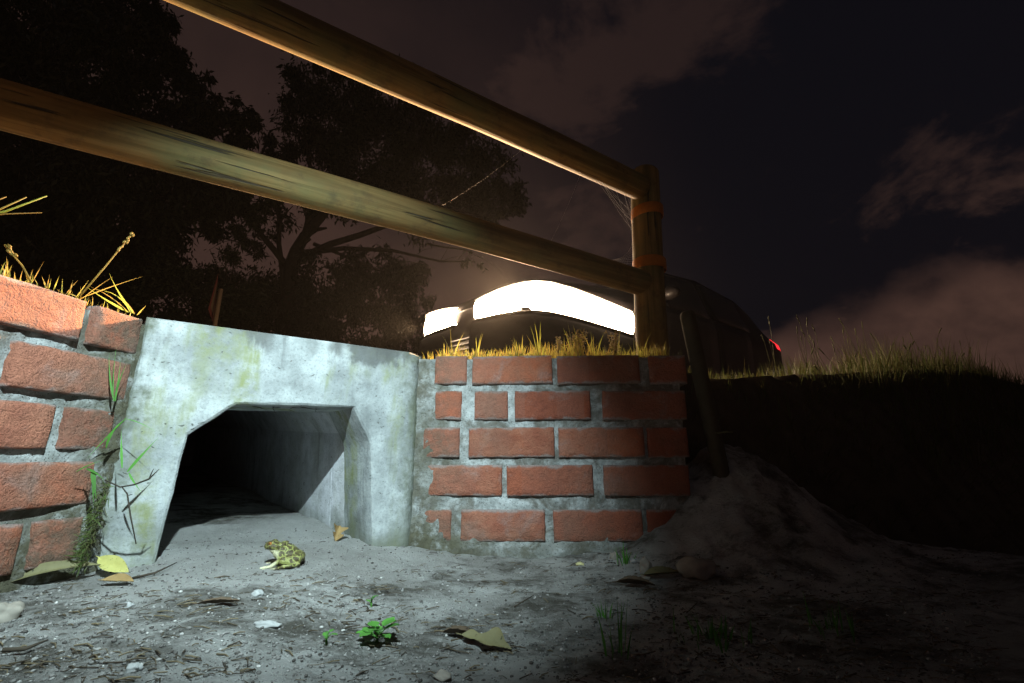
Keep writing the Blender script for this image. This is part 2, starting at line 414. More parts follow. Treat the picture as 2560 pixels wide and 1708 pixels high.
fs = [(j*nx+i, j*nx+i+1, (j+1)*nx+i+1, (j+1)*nx+i) for j in range(len(gy)-1) for i in range(nx-1)]
me = bpy.data.meshes.new('ground'); me.from_pydata(vs, [], fs); me.update()
tag(link('ground', me, M_GROUND), kind='structure')

M_BANK = m_plain('bank_soil', (0.060, 0.048, 0.034), 0.97, 0.05, var=0.7, scale=14)
WALLPTS = [(-2.6, -1.75), (-1.76, -0.40), (-1.415, 0.175), (-1.36, 0.30), (-0.76, 0.29), (-0.66, 0.20), (-0.16, -0.08), (-0.10, 0.0), (9, 0.0)]
def b_front(a):
    for (a0, b0), (a1, b1) in zip(WALLPTS, WALLPTS[1:]):
        if a0 <= a <= a1: return b0+(b1-b0)*(a-a0)/(a1-a0)
    return 0.0
def bank_z(a, b):
    z = 0.505 + 0.012*N(a*4, b*4) + 0.045*smooth(-.1, 1.0, a) + 0.25*smooth(.2, 3.2, a)*smooth(-.5, .1, b)
    z += 0.012*smooth(-1.2, -1.45, a)
    if b < 0 and a > -0.12: z -= 0.98*smooth(0.04, -(0.34+0.36*smooth(0.1, 1.2, a)), b)**0.85 + 0.02*N(a*7, b*7, 3)
    return z
av = lin(-2.6, 2.5, 0.03)+lin(2.5, 9, 0.25)
vs = []; fs = []; nb = 26
for a in av:
    bf = b_front(a)
    b0 = bf if a < -0.10 else -(0.36+0.38*smooth(0.1, 1.2, a))
    for j in range(nb):
        b = b0+(0.95-b0)*j/(nb-1); q = ab(a, b, bank_z(a, b)); vs.append(q)
fs = [(i*nb+j, (i+1)*nb+j, (i+1)*nb+j+1, i*nb+j+1) for i in range(len(av)-1) for j in range(nb-1)]
me = bpy.data.meshes.new('embankment'); me.from_pydata(vs, [], fs); me.update()
tag(link('embankment', me, M_BANK), kind='structure')
def road_z(b): return 0.50 + 0.07*(b-0.9)
def strip(name, a0, a1, b0, b1, zf, mat, na=20, nbb=10):
    vs = []
    for i in range(na+1):
        for j in range(nbb+1):
            a = a0+(a1-a0)*i/na; b = b0+(b1-b0)*j/nbb; vs.append(ab(a, b, zf(b)))
    fs = [(i*(nbb+1)+j, (i+1)*(nbb+1)+j, (i+1)*(nbb+1)+j+1, i*(nbb+1)+j+1) for i in range(na) for j in range(nbb)]
    me = bpy.data.meshes.new(name); me.from_pydata([tuple(v) for v in vs], [], fs); me.update()
    return tag(link(name, me, mat), kind='structure')
M_ASPH = m_plain('wet_asphalt', (0.045, 0.045, 0.047), 0.35, 0.5, var=0.3, scale=90)
strip('verge', -60, 60, 0.93, 1.3, lambda b: 0.492, M_BANK)
strip('road', -60, 60, 1.28, 7.2, road_z, M_ASPH)
M_LINE = m_plain('road_paint', (0.7, 0.7, 0.66), 0.6)
strip('edge_line', -60, 60, 1.45, 1.55, lambda b: road_z(b)+0.004, M_LINE, 20, 1)
strip('field', -55, 55, 7.15, 60, lambda b: road_z(7.2)-0.02, M_BANK, 4, 4)
strip('low_field', -55, 55, -40, 1.0, lambda b: -0.9, M_BANK, 4, 4)

# ------------------------------------------------------------------ brick walls
def grid_box(mb, sx, sz, dep, seg=(8, 4), bev=0.004, jit=0.0012, seed=0.0):
    """a brick: face in the xz plane at y=0 looking to -y, body going back to +y, worn arrises"""
    nx_, nz_ = seg
    xs = [-sx/2, -sx/2+bev]+[-sx/2+bev+(sx-2*bev)*i/nx_ for i in range(1, nx_)]+[sx/2-bev, sx/2]
    zs = [-sz/2, -sz/2+bev]+[-sz/2+bev+(sz-2*bev)*i/nz_ for i in range(1, nz_)]+[sz/2-bev, sz/2]
    vs = []; W_, H_ = len(xs), len(zs)
    for z in zs:
        for x in xs:
            edge = (abs(x) > sx/2-1e-6) or (abs(z) > sz/2-1e-6)
            w = N(x*40+seed, z*40-seed, seed)
            y = (bev*0.9 if edge else 0) + jit*w + 0.0012*N(x*9-seed, z*9+seed, 1)
            q = 0.0016*N(x*60+seed*2, z*60, 5+seed) if edge else 0
            vs.append((x+q, y, z+q))
    fs = [(j*W_+i, j*W_+i+1, (j+1)*W_+i+1, (j+1)*W_+i) for j in range(H_-1) for i in range(W_-1)]
    loop = [i for i in range(W_)] + [j*W_+W_-1 for j in range(1, H_)] + [(H_-1)*W_+i for i in range(W_-2, -1, -1)] + [j*W_ for j in range(H_-2, 0, -1)]
    b = len(vs); back = []
    for k in loop:
        v = vs[k]; back.append(b); vs.append((v[0], dep, v[2])); b += 1
    n = len(loop)
    for i in range(n): fs.append((loop[i], back[i], back[(i+1) % n], loop[(i+1) % n]))
    fs.append(tuple(back))
    mb.add(vs, fs)
def make_wall(name, loc, ang, bricks, u0, u1, ztop, rec, label, sgn=1, shear=0.0, fill=None, zbot=-0.15, seed=0, dirt=None):
    root = empty(name, loc, ang); tag(root, label, 'brick wall')
    st = 0.0085
    us = np.arange(u0, u1+1e-6, st); zz = np.arange(zbot, ztop-0.004, st)
    def dep(u, z):
        d = rec + 0.0045*N(u*14+seed, z*14) + 0.0045*N(u*45, z*45+seed) + 0.0030*N(u*110, z*110, seed)
        if fill: d -= fill(u, z)
        return d
    mb = MB(); vs = []
    for z in zz:
        for u in us: vs.append((u+shear*z, dep(u, z), z))
    W_ = len(us); H_ = len(zz)
    fs = [(j*W_+i, j*W_+i+1, (j+1)*W_+i+1, (j+1)*W_+i) for j in range(H_-1) for i in range(W_-1)]
    b = len(vs)
    for u in us: vs.append((u+shear*zz[-1], 0.105, zz[-1]))
    fs += [((H_-1)*W_+i, (H_-1)*W_+i+1, b+i+1, b+i) for i in range(W_-1)]
    for e in (0, W_-1):
        b2 = len(vs)
        for j in range(H_): vs.append((us[e]+shear*zz[j], 0.105, zz[j]))
        fs += [(j*W_+e, (j+1)*W_+e, b2+j+1, b2+j) for j in range(H_-1)]
    mb.add(vs, fs); mb.c = [dirt(v[0], v[2]) for v in vs]; mb.build('mortar', M_MORTAR, root)
    for i, (a, c, zb, zt) in enumerate(bricks):
        m = MB(); grid_box(m, c-a, zt-zb, 0.10, (max(4, int((c-a)/0.014)), 6), 0.0035, 0.0014, seed+i*1.7)
        m.c = [dirt((a+c)/2+v[0], (zb+zt)/2+v[2]) for v in m.v]
        o = m.build('brick', M_BRICK, root)
        zc = (zb+zt)/2
        o.location = ((a+c)/2, random.uniform(-0.0018, 0.0018), zc)
        o.rotation_euler = (random.uniform(-.004, .004), random.uniform(-.006, .006), random.uniform(-.006, .006))
    return root
RB = [(-0.2113,-0.1244,0.4352,0.5122),(-0.1087,0.1088,0.4343,0.5111),(0.1224,0.3432,0.4322,0.5095),(0.3702,0.4681,0.4299,0.5075),
      (-0.2076,-0.136,0.3391,0.4158),(-0.1012,-0.0126,0.3383,0.4149),(0.0066,0.2073,0.3376,0.4139),(0.2396,0.4579,0.336,0.4119),
      (-0.2363,-0.1394,0.242,0.3191),(-0.1148,0.1093,0.2414,0.3184),(0.1205,0.342,0.2404,0.3168),(0.3513,0.4539,0.2393,0.3153),
      (-0.2469,-0.0278,0.1468,0.2231),(-0.0149,0.2055,0.1462,0.2221),(0.2329,0.4482,0.1457,0.221),
      (-0.2454,-0.1562,0.0383,0.1135),(-0.1308,0.0803,0.0384,0.1134),(0.1018,0.3231,0.0384,0.113),(0.3355,0.4398,0.0385,0.1126)]
def fill_r(u, z):
    f = 0.011*smooth(-0.15, -0.25, u-0.04*(0.3-z)+0.03*N(z*20, 3))
    f += 0.012*smooth(0.08, 0.0, z+0.02*N(u*12, 5))
    f += 0.006*smooth(0.3, 0.75, N(u*10+2, z*13+7)*1.2)*smooth(0.05, -0.15, u)
    return f
def dirt_r(u, z):
    q = 0.85*smooth(-0.06, -0.23, u+0.06*N(u*9, z*9, 3)+0.03*N(u*30, z*30, 6))*(0.6+0.8*abs(N(u*14, z*18, 2)))
    return min(1, q+0.6*smooth(0.10, 0.02, z+0.04*N(u*15, 8)))
make_wall('brick_wing_wall', (0, 1.216, 0), R(-1.6), RB, -0.27, 0.452, 0.512, 0.0105,
          'five-course red brick wall facing us, between the concrete culvert and the leaning stake', shear=0.012, fill=fill_r, seed=1, dirt=dirt_r)
# the left wing runs away from the camera: local x goes from near (negative) to the culvert
LA = R(83.01)
def lw(y): return y/math.sin(LA)
LB = []
def row(k, spans):
    zb = 0.448-(k-1)*0.095
    for a, b in spans: LB.append((a, b, zb, zb+0.074))
row(1, [(0.10,0.322),(0.341,0.562),(0.574,0.793),(0.813,0.905)])
row(2, [(0.22,0.44),(0.459,0.684),(0.706,0.900)])
row(3, [(0.08,0.302),(0.322,0.543),(0.561,0.784),(0.806,0.890)])
row(4, [(0.15,0.382),(0.40,0.622),(0.645,0.872)])
row(5, [(0.10,0.322),(0.341,0.56),(0.578,0.779),(0.800,0.872)])
LB = [(a/math.sin(LA), b/math.sin(LA), c, d) for a, b, c, d in LB]
def fill_l(u, z):
    f = 0.014*smooth(0.80, 0.90, u-0.05*(z-0.3)+0.02*N(z*22, 9))
    f += 0.008*smooth(0.12, 0.02, z)
    return f
def dirt_l(u, z):
    q = smooth(0.72, 0.90, u+0.08*N(u*9, z*9, 13)+0.03*N(u*30, z*30, 16)-0.10*(z-.3))
    return min(1, q+0.7*smooth(0.22, 0.05, z+0.05*N(u*12, z*9, 18)))
make_wall('brick_side_wall', (-0.7-1.4465/math.tan(LA), 0, 0), LA, LB, 0.05, 0.935, 0.522, 0.0155,
          'red brick wall running towards us at the left edge, its top course lit orange', fill=fill_l, seed=23, dirt=dirt_l)

# ------------------------------------------------------------------ culvert: headwall with a chamfered mouth and the box units behind it
CA = R(29.94); CU = Vector((math.cos(CA), math.sin(CA), 0)); CL = Vector((-0.766, 0.909, 0))
def cw(u, z, d=0.0, rise=0.0):          # d: distance along the tunnel axis behind the face
    return CL + CU*u + AX*d + Vector((0, 0, z+rise*d))
cul = empty('concrete_culvert', CL + CU*0.3)
tag(cul, 'pale stained concrete culvert with a chamfered tunnel mouth between the brick walls', 'culvert')
inv = Matrix.Translation(-(CL + CU*0.3))
def put(mb, name, mat, parent=cul, shade=True):
    mb.v = [tuple(inv @ Vector(v)) for v in mb.v]; return mb.build(name, mat, parent, shade)
def dens(poly, n):
    out = []
    L = [(Vector(poly[i+1])-Vector(poly[i])).length for i in range(len(poly)-1)]; T = sum(L)
    for k in range(n+1):
        s_ = T*k/n; i = 0
        while i < len(L)-1 and s_ > L[i]+1e-9: s_ -= L[i]; i += 1
        out.append(Vector(poly[i]).lerp(Vector(poly[i+1]), min(1, s_/L[i])))
    return out
inner = [(0.076, -0.12), (0.089, 0.025), (0.108, 0.289), (0.187, 0.357), (0.433, 0.362), (0.481, 0.273), (0.500, 0.04), (0.503, -0.12)]
outer = [(-0.030, -0.12), (-0.018, 0.05), (0.0, 0.40), (0.002, 0.531), (0.615, 0.517), (0.622, 0.40), (0.606, 0.05), (0.603, -0.12)]
# resample both outlines between matching corners
NS = [5, 14, 6, 14, 6, 13, 7]
inn = []; out_ = []
for i, n in enumerate(NS):
    for k in range(n):
        t = k/n
        inn.append(Vector(inner[i]).lerp(Vector(inner[i+1]), t)); out_.append(Vector(outer[i]).lerp(Vector(outer[i+1]), t))
inn.append(Vector(inner[-1])); out_.append(Vector(outer[-1]))
NR = 22; mb = MB(); vs = []
def frough(u, z): return 0.0022*N(u*10, z*10, 7)+0.0014*N(u*34, z*34, 8)+0.0008*N(u*90, z*90, 9)
cols = []
for i in range(len(inn)):
    colv = []
    p, q = inn[i], out_[i]
    jit = 0.0028*N(p.x*45, p.y*45, 3)
    nrm = (q-p).normalized()
    # reveal (inside of the mouth) from deep to the arris
    for d in (0.16, 0.11, 0.06, 0.03, 0.012): colv.append(cw(p.x+nrm.x*jit, p.y+nrm.y*jit, d))
    for k, (e, d) in enumerate(((0.0022, 0.004), (0.007, 0.0))): colv.append(cw(p.x+nrm.x*(e+jit), p.y+nrm.y*(e+jit), d))
    for k in range(1, NR+1):
        s_ = 0.007 + ((q-p).length-0.014)*k/NR
        u, z = p.x+nrm.x*s_, p.y+nrm.y*s_
        # the face rounds off towards the brickwork on the right
        bulge = 0.05*smooth(0.555, 0.64, u)**2
        colv.append(cw(u, z, frough(u, z)+bulge))
    colv.append(cw(q.x, q.y, 0.006+0.05*smooth(0.555, 0.64, q.x)**2)); colv.append(cw(q.x, q.y, 0.03)); colv.append(cw(q.x, q.y-0.004, 0.16))
    cols.append(colv)
H_ = len(cols[0]); vs = [v for c in cols for v in c]
fs = [(i*H_+j, (i+1)*H_+j, (i+1)*H_+j+1, i*H_+j+1) for i in range(len(cols)-1) for j in range(H_-1)]
mb.add(vs, fs); put(mb, 'headwall', M_CONC).data.set_sharp_from_angle(angle=R(24))
prof = [(0.066, -0.12), (0.081, 0.06), (0.091, 0.292), (0.19, 0.396), (0.424, 0.396), (0.492, 0.297), (0.5045, 0.06), (0.508, -0.12)]
for s_, (d0, d1) in enumerate(((0.1605, 0.278), (0.2795, 1.115), (1.121, 1.955), (1.961, 2.80))):
    mb = MB(); rings = []
    for d in [d0, d0+0.004]+[d0+(d1-d0)*k/6 for k in range(1, 6)]+[d1-0.004, d1]:
        e = 0.004 if (d in (d0, d1) and d > 0.5) else 0.0
        ring = []
        for (u, z) in prof: ring.append(cw(u+(e if u > 0.3 else -e), z+(e if z > 0.3 else 0), d, 0.058))
        rings.append(ring)
    for sgn, nm in ((1, 'in'),):
        n = len(prof); vs = [v for r_ in rings for v in r_]
        fs = [(i*n+j, i*n+j+1, (i+1)*n+j+1, (i+1)*n+j) for i in range(len(rings)-1) for j in range(n-1)]
        b = len(vs)
        for r_ in rings:
            for (u, z), v in zip(prof, r_):
                vs.append(v + CU*(0.05 if u > 0.3 else -0.05) + Vector((0, 0, 0.05 if z > 0.25 else 0)))
        fs += [(b+i*n+j, b+(i+1)*n+j, b+(i+1)*n+j+1, b+i*n+j+1) for i in range(len(rings)-1) for j in range(n-1)]
        for e in (0, len(rings)-1): fs += [(e*n+j, e*n+j+1, b+e*n+j+1, b+e*n+j) for j in range(n-1)]
        mb.add(vs, fs)
    if s_ == 3:
        b = len(mb.v); mb.v += [tuple(v) for v in rings[-1]]; mb.c += [.5]*len(prof); mb.f.append(tuple(range(b, b+len(prof))))
    put(mb, 'tunnel_unit', M_TUN, shade=False)
# a few dark roots hanging along the lintel
mb = MB()
for i in range(9):
    u = random.uniform(0.19, 0.44); p = cw(u, 0.358, 0.03)
    pts = [p+Vector((0, 0, 0.004))]
    for k in range(4): pts.append(pts[-1]+CU*random.uniform(-.014, .02)+Vector((0, 0, random.uniform(-.006, .003))))
    mb.tube(pts, [0.0011, 0.001, 0.0009, 0.0007, 0.0004], 5)
put(mb, 'roots', m_plain('dark_root', (0.05, 0.04, 0.03), 0.9))

# ------------------------------------------------------------------ wooden railing
rail_root = empty('wooden_railing', (0.475, 1.47, 0.5))
tag(rail_root, 'round timber railing with two poles and an end post with orange bands', 'railing')
def wpart(mb, name, mat, root=rail_root, shade=True):
    L = root.location
    mb.v = [(v[0]-L.x, v[1]-L.y, v[2]-L.z) for v in mb.v]; return mb.build(name, mat, root, shade)
def pole(root, name, p0, p1, r0, r1, seg=40, n=28, bow=0.004, seed=0, ends=True, mat=M_WOOD):
    """a tapered pole built along its own z axis so that the grain runs lengthwise"""
    p0, p1 = Vector(p0), Vector(p1); L = (p1-p0).length
    pr = [(0, r0*0.90), (0.006, r0*0.985)] + [(L*k/seg, r0+(r1-r0)*k/seg) for k in range(1, seg)] + [(L-0.012, r1*0.97), (L-0.004, r1*0.86), (L, r1*0.6)]
    vs = []; mb = MB()
    for z, rr in pr:
        for k in range(n):
            a = 2*math.pi*k/n
            w = 1+0.022*N(math.cos(a)*1.3+seed, math.sin(a)*1.3, z*5)+0.012*N(math.cos(a)*5, math.sin(a)*5+seed, z*3)
            vs.append((math.cos(a)*rr*w+bow*math.sin(z*3+seed), math.sin(a)*rr*w+bow*math.cos(z*2.3+seed), z))
    m_ = len(pr)
    fs = [(i*n+k, i*n+(k+1) % n, (i+1)*n+(k+1) % n, (i+1)*n+k) for i in range(m_-1) for k in range(n)]
    fs += [tuple(range(n-1, -1, -1)), tuple((m_-1)*n+k for k in range(n))]
    mb.add(vs, fs); o = mb.build(name, mat, root)
    o.rotation_mode = 'QUATERNION'; o.rotation_quaternion = Vector((0, 0, 1)).rotation_difference((p1-p0).normalized())
    o.location = p0 - (root.location if root else Vector((0, 0, 0)))
    return o
PB, PT = Vector((0.455, 1.465, 0.30)), Vector((0.492, 1.465, 1.262))
pole(rail_root, 'post', PB, PT, 0.052, 0.0505, 40, seed=3)
def ext(p, q, t): return Vector(p) + (Vector(q)-Vector(p))*t
lo0, lo1 = (-0.916, 0.681, 0.861), (0.405, 1.4225, 0.812)
hi0, hi1 = (-0.599, 0.751, 1.176), (0.4275, 1.405, 1.161)
pole(rail_root, 'rail', ext(lo0, lo1, -0.75), ext(lo0, lo1, 1.035), 0.046, 0.0425, 60, seed=11)
pole(rail_root, 'rail', ext(hi0, hi1, -1.2), ext(hi0, hi1, 1.035), 0.046, 0.0435, 60, seed=17)
M_BAND = m_plain('orange_reflective_tape', (0.36, 0.125, 0.018), 0.7, 0.2, var=0.35, scale=120)
def band(z0, z1, tl):
    mb = MB(); n = 36; vs = []
    for z, e in ((z0, 0), (z0+0.002, 0.0018), (z1-0.002, 0.0018), (z1, 0)):
        c = PB.lerp(PT, (z-PB.z)/(PT.z-PB.z))
        for k in range(n):
            a = 2*math.pi*k/n
            vs.append(c+Vector((math.cos(a)*(0.0545+e), math.sin(a)*(0.0545+e), tl*math.cos(a))))
    mb.add(vs, [(i*n+k, i*n+(k+1) % n, (i+1)*n+(k+1) % n, (i+1)*n+k) for i in range(3) for k in range(n)])
    wpart(mb, 'reflective_band', M_BAND)
band(1.062, 1.102, 0.004); band(0.862, 0.902, -0.002)
# old cobwebs in the corners between rails and post
mb = MB()
def strand(p, q, sag, r=0.00016):
    p, q = Vector(p), Vector(q)
    mb.tube([p.lerp(q, t)+Vector((0, 0, -sag*4*t*(1-t))) for t in (0, .25, .5, .75, 1)], r, 4, False)
for i in range(16):
    a = ext(hi0, hi1, 0.83+0.17*random.random())+Vector((0, 0, -0.043)); b = PB.lerp(PT, 0.72+0.10*random.random())+Vector((-0.052, -0.01, 0))
    strand(a, b, random.uniform(0, 0.02))
for i in range(14):
    a = ext(lo0, lo1, 0.88+0.11*i/14)+Vector((0, 0, 0.043)); b = PB.lerp(PT, 0.60+0.01*i)+Vector((-0.052, -0.01, 0))
    strand(a, b, 0.006)
for a, b in ((0.62, 0.56), (0.80, 0.80)):
    strand(ext(hi0, hi1, a)+Vector((0, 0, -0.044)), ext(lo0, lo1, b-0.02)+Vector((0, 0, 0.043)), 0.01)
web = mb.build('cobweb', m_plain('spider_silk', (0.40, 0.37, 0.34), 0.5))
tag(web, 'old cobwebs strung between the rails and the end post', 'cobweb', kind='stuff')

# leaning stake at the end of the brick wall
pole(None, 'wooden_stake', (0.552, 1.235, 0.14), (0.478, 1.19, 0.628), 0.021, 0.020, 30, 20, 0.003, seed=31, mat=m_plain('grey_stake_wood', (0.062, 0.054, 0.038), .9, .1, var=.4, scale=35))
tag(COL.objects[-1] if False else bpy.data.objects['wooden_stake'], 'weathered thin wooden stake leaning beside the end of the brick wall', 'stake')

# ------------------------------------------------------------------ car on the road, headlamps on
HD = R(39)
car = empty('car', (1.02, 4.50, 0)); car.rotation_mode = 'XYZ'
_b = (Vector((1.02, 4.50, 0))-P0).dot(NV); car.location.z = road_z(_b)
car.rotation_euler = (R(-4.5), 0, math.pi+HD)
tag(car, 'dark hatchback on the road behind the railing, headlamps glowing white', 'car')
STN = [ # x, half width, sill, belt, roof half width, roof z
 (1.80, .66, .30, .70, .58, .74), (1.775, .71, .25, .75, .61, .80), (1.68, .78, .21, .80, .64, .87), (1.40, .81, .20, .84, .67, .92),
 (0.90, .82, .20, .88, .66, .98), (0.55, .82, .20, .90, .62, 1.14), (0.10, .82, .20, .92, .57, 1.38), (-0.5, .82, .20, .93, .58, 1.44),
 (-1.32, .82, .20, .94, .57, 1.40), (-1.72, .81, .22, .95, .55, 1.31), (-1.94, .80, .25, .94, .56, 1.10), (-2.06, .76, .28, .85, .60, .92), (-2.10, .60, .36, .70, .50, .75)]
def sec(x):
    xs = [s_[0] for s_ in STN]
    for i in range(len(STN)-1):
        if xs[i] >= x >= xs[i+1]:
            t = (xs[i]-x)/(xs[i]-xs[i+1]); return [STN[i][k]*(1-t)+STN[i+1][k]*t for k in range(6)]
    return list(STN[0] if x > xs[0] else STN[-1])
def cpt(x, j):
    _, w, zs, zb, wr, zr = sec(x)
    P = [(0, zs), (w*.92, zs), (w, zs+.08), (w*1.01, zs+.45*(zb-zs)), (w, zs+.62*(zb-zs)), (w*.985, zs+.88*(zb-zs)), (w*.95, zb),
         (wr+.42*(w*.95-wr), zb+.5*(zr-zb)), (wr, zb+.93*(zr-zb)), (wr*.6, zr), (0, zr+.012)]
    i = min(int(j), 9); t = j-i
    return Vector((x, P[i][0]*(1-t)+P[i+1][0]*t, P[i][1]*(1-t)+P[i+1][1]*t))
def patch(name, mat, xs, js, off, side, parent=car, thick=0.006):
    vs = []; m_, n = len(xs), len(js)
    def pt(x, j, o):
        p = cpt(x, j); du = cpt(x-.004, j)-cpt(x+.004, j); dv = cpt(x, min(j+.04, 10))-cpt(x, max(j-.04, 0))
        nn = dv.cross(du)
        nn = nn.normalized() if nn.length > 1e-9 else Vector((1, 0, 0))
        if nn.y < -0.2 or (abs(nn.y) < .2 and nn.z < 0): nn = -nn
        p = p+nn*o
        return Vector((p.x, p.y*side, p.z))
    for x in xs:
        for j in js: vs.append(pt(x, j, off))
    fs = [(i*n+k, i*n+k+1, (i+1)*n+k+1, (i+1)*n+k) for i in range(m_-1) for k in range(n-1)]
    b = len(vs)
    lp = [i*n for i in range(m_)]+[(m_-1)*n+k for k in range(1, n)]+[i*n+n-1 for i in range(m_-2, -1, -1)]+[k for k in range(n-2, 0, -1)]
    keys = [(xs[q//n], js[q % n]) for q in lp]
    for x, j in keys: vs.append(pt(x, j, off-thick))
    fs += [(lp[i], lp[(i+1) % len(lp)], b+(i+1) % len(lp), b+i) for i in range(len(lp))]
    mb = MB(); mb.add(vs, fs); return mb.build(name, mat, parent)
k = Mat('dark_car_paint', 0.5, 0.3); k.base((0.012, 0.010, 0.010)); k.b.inputs['Coat Weight'].default_value = 0.08
k.bump(k.noise(k.obj(), 900, 2), 0.02, 0.001); M_PAINT = k.m
k = Mat('car_glass', 0.25, 0.3); k.base((0.012, 0.013, 0.015)); M_GLASS = k.m
M_RUB = m_plain('black_rubber', (0.02, 0.02, 0.02), 0.8); M_MATT = m_plain('black_bumper_plastic', (0.006, 0.006, 0.006), 0.95, 0.02); M_TRIM = m_plain('black_trim', (0.025, 0.025, 0.025), 0.5)
M_HEAD = m_emit('headlamp_lit', (1.0, 0.70, 0.45), 140.0)
M_TAIL = m_emit('tail_lamp_lit', (1.0, 0.02, 0.03), 1.6)
M_ALLOY = m_plain('alloy', (0.35, 0.35, 0.36), 0.4, 0.5, 0.8)
xs = [s_[0] for s_ in STN]; xs2 = []
for a, b in zip(xs, xs[1:]): xs2 += [a, (a*2+b)/3, (a+2*b)/3]
xs2.append(xs[-1])
mb = MB(); js = [j/2 for j in range(21)]; rings = []
for x in xs2:
    half = [cpt(x, j) for j in js]
    rings.append([Vector((p.x, p.y, p.z)) for p in half]+[Vector((p.x, -p.y, p.z)) for p in half[-2:0:-1]])
n = len(rings[0]); vs = [v for r_ in rings for v in r_]
fs = [(i*n+k, i*n+(k+1) % n, (i+1)*n+(k+1) % n, (i+1)*n+k) for i in range(len(rings)-1) for k in range(n)]
fs += [tuple(range(n)), tuple((len(rings)-1)*n+k for k in range(n-1, -1, -1))]
mb.add(vs, fs); mb.build('body', M_PAINT, car)
fl = lambda a, b, m_: [a+(b-a)*i/m_ for i in range(m_+1)]
def lens(sd):
    path = [(1.818, .13, .645, .785), (1.824, .28, .635, .80), (1.826, .42, .63, .808), (1.82, .54, .625, .812), (1.80, .65, .62, .815), (1.76, .74, .617, .815),
            (1.68, .80, .613, .812), (1.5, .835, .606, .803), (1.3, .845, .60, .79), (1.1, .85, .592, .775), (.98, .852, .588, .765), (.88, .852, .585, .758)]
    mb = MB(); bv = []
    for x, y, z0, z1 in path:
        for zz_, o_ in ((z0-.012, .0), (z0-.05, .03), (z0-.20, .035), (z0-.33, .015)): bv.append((x+o_*(x > 1.7), sd*(y+o_*(y > .6)), zz_))
    mb.add(bv, [(i*4+j, (i+1)*4+j, (i+1)*4+j+1, i*4+j+1) for i in range(len(path)-1) for j in range(3)]); mb.build('bumper', M_MATT, car)
    vs = []; m_ = 9
    for i, (x, y, z0, z1) in enumerate(path):
        x0, y0 = path[max(i-1, 0)][:2]; x1, y1 = path[min(i+1, len(path)-1)][:2]
        nn = Vector((y1-y0, -(x1-x0), 0)).normalized()
        for j in range(m_):
            t = j/(m_-1); o_ = 0.02*math.sin(math.pi*t)**.6-0.012
            vs.append((x+nn.x*o_, sd*(y+nn.y*o_), z0+(z1-z0)*t))
    mb = MB(); mb.add(vs, [(i*m_+j, (i+1)*m_+j, (i+1)*m_+j+1, i*m_+j+1) for i in range(len(path)-1) for j in range(m_-1)])
    h = mb.build('headlamp', M_HEAD, car)
    mb = MB(); top = [Vector((x+.004, sd*(y+.004), z1+.006)) for x, y, z0, z1 in path]; bot = [Vector((x+.004, sd*(y+.004), z0-.006)) for x, y, z0, z1 in path]
    mb.tube(top, .008, 6); mb.tube(bot, .008, 6); mb.build('headlamp_rim', M_TRIM, h)
for sd in (1, -1):
    lens(sd)
    patch('tail_lamp', M_TAIL, fl(-1.86, -2.07, 6), fl(5.3, 6.5, 4), 0.006, sd)
    patch('side_window', M_GLASS, fl(0.36, -0.42, 6), fl(6.12, 7.85, 5), 0.004, sd)
    patch('side_window', M_GLASS, fl(-0.48, -1.25, 6), fl(6.12, 7.85, 5), 0.004, sd)
    dr_ = patch('door', M_PAINT, fl(0.50, -0.44, 6), fl(2.1, 6.0, 8), 0.004, sd)
    patch('door', M_PAINT, fl(-0.46, -1.15, 6), fl(2.1, 6.0, 8), 0.004, sd)
    mb = MB(); mb.blob((0.52, sd*0.93, 0.97), (0.06, 0.09, 0.055), 2, 0.05); mb.tube([(0.5, sd*0.78, 0.93), (0.52, sd*0.9, 0.96)], 0.02, 8)
    mb.build('mirror', M_PAINT, car)
    for wx in (1.12, -1.18):
        mb = MB(); n = 32; vs = []
        for yy, rr in ((0.60, 0.20), (0.60, 0.27), (0.62, 0.295), (0.79, 0.295), (0.815, 0.27), (0.815, 0.20)):
            for q in range(n): vs.append((wx+rr*math.cos(2*math.pi*q/n), sd*yy, 0.295+rr*math.sin(2*math.pi*q/n)))
        mb.add(vs, [(i*n+q, i*n+(q+1) % n, (i+1)*n+(q+1) % n, (i+1)*n+q) for i in range(5) for q in range(n)])
        w_ = mb.build('wheel', M_RUB, car)
        mb = MB(); mb.tube([(wx, sd*0.80, 0.295), (wx, sd*0.817, 0.295)], 0.05, 14)
        for q in range(7):
            a = 2*math.pi*q/7
            mb.tube([(wx+.04*math.cos(a), sd*0.81, .295+.04*math.sin(a)), (wx+.2*math.cos(a), sd*0.80, .295+.2*math.sin(a))], 0.022, 6)
        mb.build('rim', M_ALLOY, w_)
ws = MB(); vs = []
for x in fl(0.80, 0.16, 6):
    for t in fl(-1, 1, 10):
        p = cpt(x, 10); e = cpt(x, 8); vs.append((x+0.012, e.y*0.97*t, p.z-(p.z-e.z)*abs(t)**3+0.006))
ws.add(vs, [(i*11+j, i*11+j+1, (i+1)*11+j+1, (i+1)*11+j) for i in range(6) for j in range(10)]); ws.build('windscreen', M_GLASS, car)
mb = MB()
for q in range(5): mb.box((1.775, -0.5, 0.34+q*0.04), (1.812, 0.5, 0.36+q*0.04))
mb.build('grille', M_TRIM, car)
mb = MB(); mb.box((1.79, -0.26, 0.29), (1.818, 0.26, 0.38)); mb.build('number_plate', m_plain('plate_white', (0.6, 0.6, 0.58), 0.5), car)
